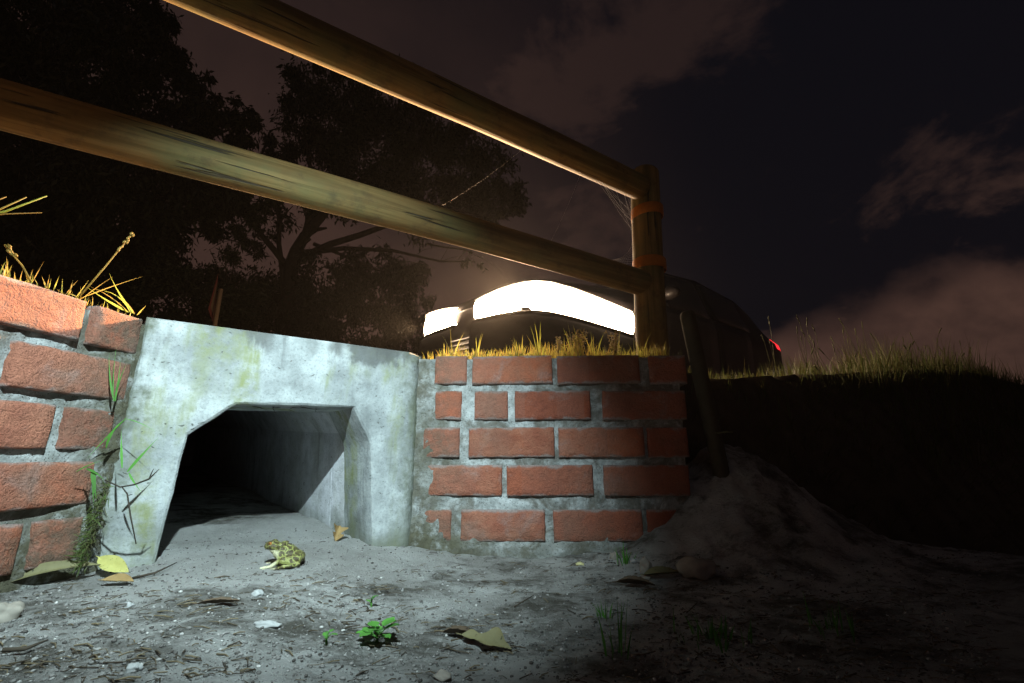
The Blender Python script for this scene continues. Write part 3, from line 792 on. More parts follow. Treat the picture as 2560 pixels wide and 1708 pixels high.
# beams of the two headlamps
for sd in (1, -1):
    d_ = bpy.data.lights.new('headlamp_beam', 'SPOT'); d_.energy = 2300; d_.color = (1.0, 0.62, 0.33); d_.spot_size = R(116); d_.spot_blend = 1.0; d_.shadow_soft_size = 0.03
    o = bpy.data.objects.new('headlamp_beam', d_); COL.objects.link(o); o.parent = car
    o.location = (1.87, sd*0.66, 0.68); o.rotation_euler = Vector((1, sd*0.12, -0.07)).to_track_quat('-Z', 'Y').to_euler()

# ------------------------------------------------------------------ triangular road sign beyond the road
sg = empty('warning_sign', at_y(530, 880, 6.0)); sg.location.z = 0.5
tag(sg, 'red-edged triangular road sign on a short post, seen edge-on above the culvert', 'road sign')
c = at_y(533, 755, 6.0)-sg.location
mb = MB(); mb.tube([(c.x+.045, .03, -.3), (c.x+.055, .03, c.z+0.20)], 0.03, 12); mb.build('post', m_plain('sign_post', (0.10, 0.068, 0.04), 0.8), sg)
def tri(name, s_, y0, y1, mat):
    mb = MB(); u = Vector((0.47, -0.88, 0)).normalized(); w_ = Vector((u.y, -u.x, 0))
    P = [c+u*(-s_*.5)+Vector((0, 0, -s_*.30)), c+u*(s_*.5)+Vector((0, 0, -s_*.30)), c+Vector((0, 0, s_*.56))]
    P = [p-Vector((0, c.y, 0)) for p in P]
    mb.add([p+w_*y0 for p in P]+[p+w_*y1 for p in P], [(0, 1, 2), (5, 4, 3), (0, 3, 4, 1), (1, 4, 5, 2), (2, 5, 3, 0)])
    mb.build(name, mat, sg, False)
tri('red_border', 0.74, 0.0, -0.004, m_plain('sign_red', (0.07, 0.010, 0.007), 0.7))
tri('face', 0.48, -0.0045, -0.007, m_plain('sign_face', (0.07, 0.045, 0.025), 0.6))

# ------------------------------------------------------------------ trees beyond the road
def px(x, y, Y): return at_y(x/0.91797, y/0.91797, Y)
def tree(name, Y, base, clumps, limbs, label, seed, dens_=3600, lsize=0.25, droop=0.9, top=None):
    random.seed(seed)
    B = px(*base, Y); B.z = 0.9
    root = empty(name, B); tag(root, label, 'tree')
    mb = MB(); k_ = Y/1045*1.03
    def tp(x, y, dy=0.0): return px(x, y, Y+dy)-B
    for pts, r0, r1 in limbs:
        P = [tp(*p) for p in pts]; m_ = len(P); Q = []
        for i in range(m_-1):
            for t in (0, .5): Q.append(P[i].lerp(P[i+1], t)+Vector((random.uniform(-1, 1), random.uniform(-1, 1), random.uniform(-1, 1)))*r0*0.5*(t > 0))
        Q.append(P[-1])
        mb.tube(Q, [r0+(r1-r0)*i/(len(Q)-1) for i in range(len(Q))], 9)
        tipd = (Q[-1]-Q[-2]).normalized()
        for q in range(5):
            a = Q[random.randrange(len(Q)//2, len(Q))]
            d = (tipd+Vector((random.uniform(-1, 1), random.uniform(-1, 1), random.uniform(-.5, .8)))).normalized()*random.uniform(.7, 1.6)
            mb.tube([a, a+d*.5+Vector((0, 0, .1)), a+d], [r1*.8, r1*.5, r1*.2], 6)
    mb.build('trunk', M_BARK, root)
    mb = MB()
    for cx, cy, r_, *rest in clumps:
        den_ = rest[0] if rest else 1.0
        cen = tp(cx, cy, random.uniform(-.8, .8)); rr = r_*k_
        # each clump is a swarm of smaller sprays
        ns = max(5, int(14*(r_/90)**2)); per = int(dens_*den_*(r_/100)**2/ns)
        for s_ in range(ns):
            while True:
                v = Vector((random.uniform(-1, 1), random.uniform(-1, 1), random.uniform(-1, 1)))
                if v.length < 1: break
            sc_ = cen+Vector((v.x*rr, v.y*rr*0.9, v.z*rr)); sr = rr*random.uniform(.28, .50)
            for q in range(per):
                w = Vector((random.gauss(0, .48), random.gauss(0, .48), random.gauss(0, .44)))
                p = sc_+w*sr
                d = Vector((random.gauss(0, .6), random.gauss(0, .6), -droop+random.gauss(0, .5))).normalized()
                L = lsize*random.uniform(.6, 1.3); side = d.cross(Vector((random.gauss(0, 1), random.gauss(0, 1), random.gauss(0, 1)))).normalized()*L*0.16
                mb.add([p, p+d*L*.45+side, p+d*L, p+d*L*.45-side], [(0, 1, 2, 3)], random.random())
    mb.build('crown', M_EUC, root, False)
    return root
tree('eucalyptus_tree', 17.0, (640, 900),
  [(650,190,45),(720,205,80),(810,215,95),(900,250,90),(985,300,90),(1065,360,85),(1130,420,80),(1180,440,48),(1165,480,36),(690,300,75),(770,310,105),(880,345,110),(990,400,95),(1070,470,65),(1110,505,40,.7),
   (660,400,70),(740,420,80),(830,450,80),(920,460,70),(640,330,45),(640,490,45,.7),(700,480,50,.6),(980,520,50,.55),(1140,545,34,.35),(1090,590,34,.2),
   (930,600,55,.8),(850,640,80),(930,660,60),(960,710,45),(900,740,70),(770,660,90),(800,760,90),(690,690,95),(590,690,90),(690,790,90),(560,780,95),(940,790,50,.8),(860,570,40,.5),(610,560,45,.6)],
  [([(640,900),(650,720),(668,610),(700,540)],.42,.20),([(655,680),(640,560),(633,460)],.13,.06),([(700,540),(760,470),(860,380),(980,330)],.20,.06),([(668,610),(760,560),(880,520),(1010,470),(1110,500)],.17,.04),
   ([(690,580),(790,570),(900,575),(1010,600),(1090,600)],.12,.02),([(665,620),(600,540),(560,470),(620,300)],.14,.04),([(700,540),(720,430),(700,280)],.14,.04),([(720,560),(820,600),(920,640)],.08,.02),([(980,560),(1060,572),(1100,590)],.05,.015)],
  'tall spreading eucalyptus behind the railing, reaching right of the upper rail', 5)
tree('eucalyptus_tree', 13.0, (180, 900),
  [(60,40,130),(200,20,130),(320,10,80),(372,35,30,.8),(395,60,22,.6),(90,180,140),(240,140,130),(350,130,80),(410,150,45),(430,195,40),(470,205,35),(60,340,140),(210,320,140),(350,290,110),(450,270,70),(510,290,62),(545,250,36,.8),(575,300,45,.9),
   (100,480,140),(260,470,130),(400,420,110),(500,400,80),(570,380,55),(80,620,120),(230,610,120),(320,560,100),(410,520,70,.9),(520,470,60),(590,440,40),(480,520,45,.6),(560,520,40,.5),(10,150,110),(10,520,110)],
  [([(180,900),(190,680),(180,480),(220,250)],.34,.12),([(185,600),(290,440),(420,330),(520,300)],.16,.04),([(180,480),(90,350),(60,180)],.14,.05),([(200,700),(330,580),(450,480),(560,430)],.14,.03),([(420,520),(500,545),(560,560)],.04,.012)],
  'big dark eucalyptus filling the top left corner behind the rails', 9)
tree('round_bush_tree', 11.0, (440, 900),
  [(400,640,70),(470,615,62),(530,640,62),(440,690,80),(560,700,70),(340,690,90),(240,720,100),(120,720,110),(500,740,80),(30,700,90)],
  [([(440,900),(440,760),(450,680)],.14,.06),([(440,760),(380,690)],.08,.03),([(440,740),(520,680)],.07,.03)],
  'low rounded dark tree just above the culvert, left of the sign', 12, dens_=4000, lsize=0.14, droop=0.1)

# ------------------------------------------------------------------ grass
random.seed(21)
def tuft_into(mb, p, n, h, spread, w=0.004, lean=(0, 0), dry=0.5, cmin=0.0):
    for i in range(n):
        a = random.uniform(0, 2*math.pi); q = Vector(p)+Vector((math.cos(a), math.sin(a), 0))*random.random()*spread
        L = h*random.uniform(.45, 1.15); th = random.gauss(0, .32)
        d = Vector((math.cos(a)*abs(th)+lean[0]+random.gauss(0, .12), math.sin(a)*abs(th)+lean[1]+random.gauss(0, .12), 1)).normalized()*L
        bend = Vector((0, 0, L*0.10))+Vector((-d.x, -d.y, 0))*0.22
        mb.blade(q, q+d, w*random.uniform(.6, 1.3), bend, 3, cmin+(1-cmin)*(random.random()**(1.3 if dry > .4 else .7)))
mb = MB()
for i in range(800):                                       # on top of the brick wall facing us
    a = -0.70+0.66*random.random()
    b = b_front(a)-0.065+0.20*random.random()**1.6
    cl = 0.55+0.9*max(0, N(a*9, 2.2)+0.2)
    tuft_into(mb, ab(a, b, 0.508), 3, (0.052+0.16*max(0, b-b_front(a)))*cl, 0.010, 0.0020)
for cx in (-0.66, -0.60, -0.50, -0.45, -0.36, -0.335, -0.30, -0.25, -0.19, -0.13, -0.10):
    tuft_into(mb, ab(cx, b_front(cx)-0.03+0.05*random.random(), 0.508), random.randint(6, 12), random.uniform(.075, .115), 0.012, 0.0030, dry=.2, cmin=.35)
tag(mb.build('grass', M_GRASS), 'yellow-lit grass along the top of the brick wall', 'grass', kind='stuff')
mb = MB()
for i in range(3000):                                      # on the bank right of the post
    a = -0.06+4.2*random.random()**1.25; b = -0.26+0.50*random.random()
    h = (0.050+0.10*smooth(0.5, 2.0, a))*(0.25+1.7*max(0, N(a*7, b*7)+.35))*random.uniform(.6, 1.3)
    if a < 0.10: h = 0.075
    tuft_into(mb, ab(a, b, bank_z(a, b)-0.004), 3, h, 0.03, 0.0022+0.0010*smooth(.6, 1.8, a))
for i in range(1300):
    a = 0.0+3.4*random.random()**1.2; b = -0.75+0.7*random.random()**.6
    tuft_into(mb, ab(a, b, bank_z(a, b)-0.004), 2, random.uniform(.03, .08), 0.03, 0.0026, lean=(.4, -.8))
tag(mb.build('grass', M_BGRASS), 'dark long grass along the bank right of the end post', 'grass', kind='stuff')
mb = MB()                                                  # seed stalks sticking up at the far right
for i in range(46):
    a = 0.6+2.6*random.random(); b = random.uniform(-.1, .2); p = ab(a, b, bank_z(a, b)); h = random.uniform(.13, .30)
    l_ = Vector((random.gauss(0, .25), random.gauss(0, .1), 1)).normalized()*h
    crv = Vector((random.gauss(0, .02), 0, .01))
    pts = [p+l_*t+crv*4*t*(1-t) for t in (0, .3, .6, .85, 1)]
    mb.tube(pts, [.0013, .0012, .001, .0008, .0005], 5)
    for q in range(7):
        s_ = pts[3].lerp(pts[4], q/7); mb.blob(s_, (0.0022, 0.0022, 0.005), 1, .1)
tag(mb.build('grass', M_BGRASS), 'thin seed stalks rising above the bank grass on the right', 'grass', kind='stuff')

# blades and stalks on the left wall, one plant after another
def grass_plant(label, base, blades, stalk=None):
    root = empty('grass_tuft', base); tag(root, label, 'grass tuft'); B = Vector(base)
    mb = MB()
    for tip, w, bend, c in blades:
        t_ = Vector(tip)-B; mb.blade(Vector((random.uniform(-.002, .002), t_.y*.55+random.uniform(-.006, .006), -.004)), t_, w*.62, Vector(bend), 6, c, up=Vector((0.3, -1, 0.2)))
    mb.build('blades', M_GRASS, root)
    if stalk:
        tip = Vector(stalk)-B; m2 = MB(); d = tip.normalized()
        m2.tube([(0, 0, 0), tip*.4+Vector((0.002, 0, 0.002)), tip*.75, tip], [.0015, .0013, .0011, .0007], 6, c=.2)
        for q in range(11):
            s_ = tip*(.70+.30*q/10); off = Vector((random.gauss(0, 1), random.gauss(0, 1), random.gauss(0, 1)))*.0016
            m2.blob(s_+off, (.0022, .0022, .004), 1, .15, q, c=.15, rot=Vector((0, 0, 1)).rotation_difference(d).to_matrix())
        m2.build('seed_stalk', M_GRASS, root)
    return root
def LP(x, y, Y): return at_y(x, y, Y)
grass_plant('tall seeding grass stalk leaning right on the lit brick wall', LP(200, 740, .785),
   [(LP(362, 690, .80), .0030, (0, 0, .004), .15), (LP(222, 700, .78), .0030, (0, 0, 0), .4), (LP(160, 735, .77), .0025, (0, 0, .005), .3), (LP(285, 690, .80), .0022, (0, 0, .003), .1), (LP(182, 728, .76), .003, (0, 0, 0), .2)],
   LP(333, 582, .81))
grass_plant('bright green grass plant at the corner of brick wall and culvert', LP(342, 783, .888),
   [(LP(272, 682, .875), .0058, (-.004, 0, -.006), 1.0), (LP(216, 718, .86), .0066, (.004, 0, -.006), 1.0), (LP(238, 724, .87), .0036, (.012, 0, .022), .9), (LP(222, 716, .86), .0028, (.0, 0, .012), .1), (LP(366, 763, .89), .0045, (0, 0, 0), .35), (LP(300, 742, .88), .003, (0, 0, .006), .0)])
grass_plant('short cropped grass tuft on the lit brick near the left edge', LP(15, 688, .675),
   [(LP(16, 640, .675), .0034, (0, 0, 0), .2), (LP(4, 660, .67), .004, (0, 0, 0), .1), (LP(22, 652, .68), .003, (0, 0, 0), .5), (LP(30, 662, .68), .003, (0, 0, 0), .4), (LP(36, 678, .69), .003, (0, 0, 0), .2)])
grass_plant('grass stalk leaning left above the lit brick top course', LP(76, 702, .71),
   [(LP(110, 653, .72), .0022, (0, 0, .002), .0), (LP(62, 676, .71), .004, (0, 0, 0), .3), (LP(82, 672, .715), .003, (0, 0, 0), .2)], LP(13, 612, .68))
grass_plant('row of cut grass stubs on the lit brick between two stalks', LP(125, 716, .735),
   [(LP(104, 690, .73), .0036, (0, 0, 0), .15), (LP(124, 686, .735), .0026, (0, 0, 0), .0), (LP(148, 690, .74), .0034, (0, 0, 0), .6), (LP(128, 696, .735), .003, (0, 0, 0), .6)])
grass_plant('thin upright grass blades mid-way on the lit brick top', LP(160, 730, .755),
   [(LP(156, 696, .755), .003, (0, 0, 0), .5), (LP(182, 700, .765), .0036, (0, 0, 0), .1), (LP(198, 698, .77), .002, (0, 0, .004), .0), (LP(140, 722, .75), .002, (0, 0, 0), .2)])
mb = MB()
for i in range(150):
    y = random.uniform(.60, .90); x = -0.7-(1.4465-y)/math.tan(LA)-random.uniform(.004, .05)
    tuft_into(mb, (x, y, .520), 1, random.uniform(.010, .028), .004, .0016)
tag(mb.build('grass', M_GRASS), 'short stubble along the top of the left brick wall', 'grass', kind='stuff')
# stems reaching in from the left edge
mb = MB()
b0 = LP(-120, 560, .60)
for tip, c, r_ in ((LP(117, 490, .64), .9, .0016), (LP(66, 493, .63), .3, .0014), (LP(105, 532, .64), .0, .0010), (LP(16, 492, .62), .1, .0012)):
    mid = b0.lerp(tip, .55)+Vector((0, 0, -.006 if c > .2 else .006)); mb.tube([b0, mid, tip], [r_*1.2, r_, r_*.5], 6, c=c)
mb.tube([b0, LP(-150, 640, .6), LP(-150, 720, .62)], [.002, .002, .002], 6, c=.4)
tag(mb.build('grass_tuft', M_GRASS), 'yellow grass stems reaching in from the left edge below the rail', 'grass tuft')

# white-flowered weeds on the wall top in front of the headlamp
M_BUD = m_leafy('pale_flower_bud', (0.45, 0.36, 0.25), (0.60, 0.52, 0.40), 0.4)
def weed(label, x0, y0, Y, h, n, sp):
    base = at_y(x0, y0, Y); base.z = 0.512
    root = empty('flowering_weed', base); tag(root, label, 'weed')
    st, bd, lf = MB(), MB(), MB()
    for i in range(n):
        d = Vector((random.uniform(-sp, sp), random.uniform(-.4*sp, .4*sp), h*random.uniform(.6, 1)))
        pts = [Vector((0, 0, -.01)), d*.5+Vector((random.uniform(-.004, .004), 0, .004)), d]
        st.tube(pts, [.0011, .0009, .0005], 5, c=.4)
        for q in range(22):
            t = random.uniform(.35, 1); p = pts[1].lerp(pts[2], max(0, t*2-1)) if t > .5 else pts[0].lerp(pts[1], t*2)
            o_ = Vector((random.gauss(0, 1), random.gauss(0, 1), random.gauss(0, .7)))*.0065*(1.25-t)
            bd.blob(p+o_, random.uniform(.0011, .0021), 1, .2, q+i, c=random.random())
            if q % 3 == 0: lf.blade(p, p+o_*2.2, .0025, None, 2, random.random())
    st.build('stem', M_GRASS, root); bd.build('flowers', M_BUD, root); lf.build('leaves', M_GRASS, root)
weed('bushy flowering weed glowing in front of the large headlamp', 1445, 885, 1.27, .095, 9, .035)
weed('small flowering weed left of the bushy one on the wall', 1395, 885, 1.26, .070, 5, .02)
weed('flowering weed closest to the end post on the wall', 1540, 885, 1.27, .090, 7, .028)

# ------------------------------------------------------------------ weeds growing from the joint left of the culvert
def joint_weed(label, pts_blades, base):
    root = empty('creeping_weed', base); tag(root, label, 'weed'); B = Vector(base)
    mb = MB()
    for p, q, w, bend in pts_blades: mb.blade(Vector(p)-B, Vector(q)-B, w*.65, Vector(bend)+Vector((random.uniform(-.004, .004), -.004, random.uniform(0, .004))), 6, random.random(), up=Vector((0.5, -1, 0.3)))
    mb.build('blades', M_WEED, root); return root
J = lambda x, y, Y=.85: at_y(x, y, Y)
joint_weed('green grass shoots in the joint between culvert and side wall', [
  (J(285, 1003), J(273, 880), .0045, (0, 0, 0)), (J(285, 1003), J(318, 905), .0048, (0, 0, 0)), (J(288, 1003), J(302, 896), .0035, (0, 0, 0)), (J(283, 1003), J(292, 860), .0025, (0, 0, 0))], J(285, 1003))
joint_weed('creeping green weed hanging down the culvert edge over the concrete', [
  (J(265, 1120), J(316, 1045), .007, (-.006, -.01, .004)), (J(316, 1045), J(215, 1150), .0045, (-.006, 0, -.01)), (J(305, 1170, .83), J(303, 1075, .83), .0055, (0, 0, 0)), (J(318, 1180, .84), J(398, 1092, .85), .0075, (0, 0, -.006)), (J(322, 1182, .84), J(355, 1232, .84), .005, (0, 0, 0)),
  (J(216, 1172, .82), J(262, 1202, .82), .006, (0, 0, .004)), (J(230, 1180, .82), J(240, 1250, .82), .010, (0, 0, 0)), (J(238, 1180, .82), J(234, 1262, .82), .007, (0, 0, 0)), (J(190, 1180, .81), J(262, 1150, .82), .003, (0, 0, 0)), (J(316, 1048), J(390, 1080), .002, (0, 0, .004))], J(235, 1250, .82))
mb = MB(); d0 = J(262, 1200, .80)
mb.tube([d0, J(300, 1218, .80), J(335, 1212, .80), J(372, 1198, .80), J(398, 1173, .80)], [.0011, .0012, .0013, .0016, .0005], 6)
mb.tube([J(305, 1218, .80), J(318, 1235, .80), J(326, 1290, .80), J(340, 1360, .80)], [.0009, .0012, .0012, .0008], 6)
mb.tube([J(372, 1198, .80), J(380, 1180, .80), J(384, 1172, .80)], [.0009, .0008, .0004], 6)
tag(mb.build('dry_twig', m_plain('dark_twig', (0.035, 0.03, 0.022), 0.9)), 'black forked twig hanging in front of the left culvert jamb', 'twig')
# moss and root mat in the lower joint
mb = MB()
for i in range(420):
    t = random.random(); p = J(198+70*t+random.gauss(0, 9), 1420-210*t, .835+.02*random.random())
    mb.blade(p, p+Vector((random.gauss(0, .010), -abs(random.gauss(0, .007)), random.gauss(-.004, .012))), .0016, Vector((0, -.004, 0)), 3, random.random())
tag(mb.build('moss', m_leafy('moss', (0.075, 0.07, 0.03), (0.075, 0.12, 0.03), .2)), 'mossy roots in the joint at the foot of the culvert', 'moss', kind='stuff')

# ------------------------------------------------------------------ ground litter
def gpos(x, y, dz=0.0): return Vector((x, y, ground_z(x, y)+dz))
def gpx(px_, py_):           # ground point seen at a photograph pixel
    d = ray(px_, py_); z = 0.02
    for _ in range(12):
        k_ = (z-CAM_H)/d.z; q = Vector((0, 0, CAM_H))+d*k_; z = ground_z(q.x, q.y)
    return Vector((q.x, q.y, z))
def leaf_mesh(L, Wd, curl, lobes=0, seed=0, twist=0.0, droop=0.0):
    mb = MB(); n, m_ = 16, 6; vs = []
    for i in range(n+1):
        t = i/n; prof_ = math.sin(math.pi*min(1, t*0.98+.01))**0.8*(1-.35*t)
        if lobes: prof_ *= 1+.55*math.sin(t*lobes*math.pi*2+seed)*(0.3+.7*math.sin(math.pi*t))
        for j in range(m_+1):
            s_ = (j/m_-.5)*2; w_ = Wd*.5*prof_*s_
            z = curl*abs(s_)**1.7*prof_*Wd + 0.0016*N(i*.7+seed, j*.9) - .0012*math.exp(-(s_*6)**2) + droop*L*(4*t*(1-t))
            tw = twist*t
            vs.append((t*L-L/2, w_*math.cos(tw), z+w_*math.sin(tw)))
    fs = [(i*(m_+1)+j, (i+1)*(m_+1)+j, (i+1)*(m_+1)+j+1, i*(m_+1)+j+1) for i in range(n) for j in range(m_)]
    mb.add(vs, fs, .5); mb.tube([(-L/2-.25*L*.5, 0, 0), (-L/2, 0, 0)], [.0006, .0009], 5)
    return mb.mesh('leaf')
def m_deadleaf(name, a, b):
    k = Mat(name, .7, .3); o = k.obj(); n = k.noise(o, 45, 5, .6)
    c = k.mix(n, a, b); c = k.mix(k.rng(k.noise(o, 160, 3), .3, .4), tuple(x*.4 for x in a), c); k.base(c); k.bump(k.noise(o, 150, 4), .4, .002); return k.m
M_LY = m_deadleaf('yellow_leaf', (0.36, 0.34, 0.09), (0.52, 0.50, 0.18))
M_LB = m_deadleaf('tan_leaf', (0.20, 0.13, 0.05), (0.36, 0.25, 0.11))
M_LO = m_deadleaf('olive_leaf', (0.10, 0.095, 0.045), (0.20, 0.18, 0.085))
M_LD = m_deadleaf('dark_leaf', (0.045, 0.030, 0.018), (0.11, 0.075, 0.042))
def leaf(label, xy, L, Wd, rot, mat, curl=.25, lobes=0, seed=0, tilt=(0, 0), lift=.004, twist=0, droop=0):
    o = link('dry_leaf', leaf_mesh(L, Wd, curl, lobes, seed, twist, droop), mat); p = gpx(*xy)
    o.location = p+Vector((0, 0, lift)); o.rotation_euler = (tilt[0], tilt[1], rot); tag(o, label, 'leaf'); return o
leaf('pale yellow leaf leaning on the foot of the culvert jamb', (276, 1446), .098, .032, R(-24), M_LY, .08, seed=2, tilt=(R(42), R(9)), lift=.022)
leaf('tan leaf lying under the pale yellow leaf at the culvert foot', (292, 1462), .060, .026, R(-8), M_LB, .3, seed=3, tilt=(R(18), 0), lift=.006)
leaf('long curved brown leaf along the foot of the side wall', (110, 1465), .135, .026, R(42), M_LO, .3, seed=4, tilt=(R(38), R(-8)), lift=.012, droop=.12)
leaf('dull olive leaf against the side wall near the left edge', (60, 1440), .08, .026, R(30), M_LO, .2, seed=5, tilt=(R(50), 0), lift=.012)
leaf('curled brown lobed leaf on the sand inside the culvert mouth', (842, 1350), .052, .034, R(100), M_LB, .55, 2, 6, tilt=(R(25), R(-35)), lift=.015)
leaf('small yellow-green leaf at the right foot of the culvert', (945, 1352), .030, .016, R(80), M_LO, .3, seed=7, tilt=(R(50), 0), lift=.012)
leaf('large tan dead leaf in the foreground right of the seedling', (1215, 1622), .072, .036, R(-22), M_LO, .25, 1.5, 8, tilt=(R(12), R(6)), lift=.008)
leaf('dark curled leaf above the large tan leaf in the foreground', (1150, 1597), .05, .016, R(-18), M_LD, .6, seed=9, lift=.006)
leaf('narrow brown leaf on the ground below the toad', (545, 1515), .052, .014, R(14), M_LD, .4, seed=10, lift=.005)
leaf('broad dim leaf lying by the stones near the wall end', (1660, 1445), .085, .034, R(12), M_LO, .3, seed=12, tilt=(R(10), 0), lift=.008)
leaf('dim folded leaf left of the stones below the wall end', (1590, 1470), .07, .030, R(-20), M_LD, .4, seed=13, lift=.008)
leaf('faint grey leaf stuck to the stake', (1795, 1070), .045, .013, R(-60), M_LO, .2, seed=14, lift=.0)
bpy.data.objects[[o.name for o in bpy.data.objects if o.get('label') == 'faint grey leaf stuck to the stake'][0]].location = (0.535, 1.168, 0.30)
leaf('small orange leaf at the foot of the brick wall', (1335, 1392), .034, .016, R(10), m_deadleaf('orange_leaf', (.30, .12, .03), (.42, .2, .06)), .3, seed=15, lift=.004)

M_STONE_W = m_plain('white_quartz_pebble', (0.30, 0.31, 0.305), .75, .25, var=.25, scale=90)
M_STONE_G = m_plain('buff_stone', (0.25, 0.23, 0.195), .85, .2, var=.35, scale=60)
def stone(label, xy, r_, sq=(1, .8, .7), mat=M_STONE_W, seed=0, ang=0):
    mb = MB(); mb.blob((0, 0, 0), (r_*sq[0], r_*sq[1], r_*sq[2]), 3, .38, seed)
    o = mb.build('stone', mat); o.location = gpx(*xy)+Vector((0, 0, r_*sq[2]*.35)); o.rotation_euler = (0, 0, ang); tag(o, label, 'stone')
stone('angular pale stone near the right foot of the brick wall', (1612, 1392), .0135, (1, .8, 1.2), M_STONE_G, 1)
stone('small pale stone left of the angular one by the wall', (1537, 1402), .011, (.9, .8, 1), M_STONE_G, 2)
stone('big rounded buff stone below the leaning stake', (1745, 1412), .030, (1.2, .9, .75), M_STONE_G, 3)
stone('small flat pale stone in front of the dim leaves', (1615, 1452), .012, (1.2, .8, .5), M_STONE_G, 4, .4)
stone('white pebble on the ground just below the toad', (643, 1487), .0068, (1.2, 1, .8), M_STONE_W, 5)
stone('elongated white pebble half way between toad and bottom edge', (668, 1565), .0085, (1.9, .8, .5), M_STONE_W, 6)
stone('round pale pebble at the left edge', (6, 1548), .016, (1, .9, .9), M_STONE_G, 7)
stone('white pebble in the left foreground sand', (320, 1517), .005, (1.2, 1, .8), M_STONE_W, 8)
stone('greenish white pebble low in the left foreground', (335, 1668), .005, (1.3, 1, .8), M_STONE_W, 9)
stone('buff pebble at the bottom edge right of the seedling', (1110, 1698), .008, (1.2, 1, .7), M_STONE_G, 10)
stone('yellowish chip on the sand in front of the brick wall', (1450, 1412), .0075, (1.3, 1, .5), m_plain('yellow_chip', (.55, .52, .26), .8), 11)
stone('tiny white pebble left of the angular stone', (1655-70, 1396), .006, (1, 1, .8), M_STONE_W, 12)
# fine gravel, grit and plant litter too small to tell apart
random.seed(77)
M_GRIT = Mat('grit', .9, .2); _c = M_GRIT.mix(M_GRIT.attr(), (0.05, 0.045, 0.04), (0.62, 0.62, 0.59)); M_GRIT.base(_c); M_GRIT = M_GRIT.m
def rand_ground():
    while True:
        px_ = random.uniform(-40, 2500); py_ = 1708-420*random.random()**0.85
        q = gpx(px_, py_)
        if .3 < q.y < 1.45 and -.80 < q.x < 1.3 and not (q.y > 1.2 and -.28 < q.x < .47) and (q-CL).dot(NV.lerp(NV, 0)) < 0.25: return q
mb = MB()
ICO = None
def pebble(p, r_, c):
    global ICO
    if ICO is None:
        bm = bmesh.new(); bmesh.ops.create_icosphere(bm, subdivisions=1, radius=1); ICO = ([v.co.copy() for v in bm.verts], [tuple(v.index for v in f.verts) for f in bm.faces]); bm.free()
    s_ = Vector((random.uniform(.7, 1.3), random.uniform(.7, 1.3), random.uniform(.45, .8)))*r_
    mb.add([p+Vector((v.x*s_.x, v.y*s_.y, v.z*s_.z))*random.uniform(.85, 1.15) for v in ICO[0]], ICO[1], c)
for i in range(9500):
    q = rand_ground(); k_ = random.random()
    r_ = .0008+.0022*random.random()**3
    c = random.uniform(.4, .72) if k_ < .06 else random.uniform(0.0, .35)
    pebble(q+Vector((0, 0, r_*.3)), r_, c)
tag(mb.build('gravel', M_GRIT), 'fine grit and tiny pebbles strewn over the sand', 'gravel', kind='stuff')
mb = MB()
for i in range(2600):
    q = rand_ground()
    if N(q.x*5, q.y*9, 4) < 0.0 and random.random() < .75: continue
    if ((q.x+.52)/.32)**2+((q.y-1.12)/.26)**2 < 1 and random.random() < .9: continue
    a = random.gauss(0, .6); L = random.uniform(.004, .022)*(1.6 if random.random() < .06 else 1)
    d = Vector((math.cos(a), math.sin(a), random.gauss(0, .12)))*L
    mb.tube([q+Vector((0, 0, .0012)), q+d*.5+Vector((0, random.gauss(0, .15)*L, .0022)), q+d+Vector((0, 0, .0012))], random.uniform(.0003, .0009), 4, False, c=random.random()**2*.55)
tag(mb.build('plant_litter', m_leafy('plant_litter', (0.045, 0.034, 0.022), (0.26, 0.21, 0.12), .05)), 'dark bark and twig litter scattered on the sand', 'litter', kind='stuff')
def twig(label, pts, r_, mat=None):
    mb = MB(); P = [gpx(*p)+Vector((0, 0, r_*1.3+dz)) for *p, dz in [(a, b, c) for a, b, c in pts]]
    mb.tube(P, [r_]*(len(P)-1)+[r_*.4], 7, wob=.15); tag(mb.build('twig', mat or m_plain('twig_bark', (0.05, 0.04, 0.028), .9)), label, 'twig')
twig('dark twig at the foot of the left culvert jamb', [(330, 1450, 0), (385, 1440, .002), (440, 1416, .004)], .0020)
twig('long dark twig along the bottom left corner', [(0, 1650, .002), (60, 1638, .003), (115, 1618, .004)], .0022)
twig('thin twig on the sand right of the seedling', [(1285, 1520, 0), (1310, 1512, .004), (1335, 1500, .006)], .0011)

# ------------------------------------------------------------------ seedlings
def seedling(label, xy, n, L, Wd, sc=1.0, h=.010):
    p = gpx(*xy); root = empty('seedling', p); tag(root, label, 'seedling')
    for i in range(n):
        a = i*2.4+random.uniform(-.2, .2); ll = L*random.uniform(.75, 1.1); e = R(random.uniform(8, 38))
        mb = MB(); m_ = 8; vs = []
        mb.tube([(0, 0, 0), (ll*.4, 0, .002)], [.0008, .0006], 5, c=.4)
        for q in range(m_+1):
            t = q/m_; w_ = Wd*.5*math.sin(math.pi*(t**.75)*.97+.03)**.7
            for j in (-1, -.5, 0, .5, 1): vs.append((ll*.35+t*ll*.65, w_*j, .002+.10*Wd*abs(j)-.25*ll*t*t*.6+.0006*N(q*.8, j*2, i)))
        mb.add(vs, [(q*5+j, (q+1)*5+j, (q+1)*5+j+1, q*5+j+1) for q in range(m_) for j in range(4)], random.random())
        o = mb.build('leaf', M_WEED, root); o.rotation_euler = (0, -e, a); o.location = (0, 0, h*random.uniform(.2, 1))
    mb = MB(); mb.tube([(0, 0, -.01), (0, 0, h)], .0013, 6); mb.build('stem', M_WEED, root)
seedling('bright green rosette seedling in the middle foreground', (942, 1605), 11, .030, .015)
seedling('tiny green sprout left of the rosette seedling', (815, 1612), 4, .014, .006, h=.014)
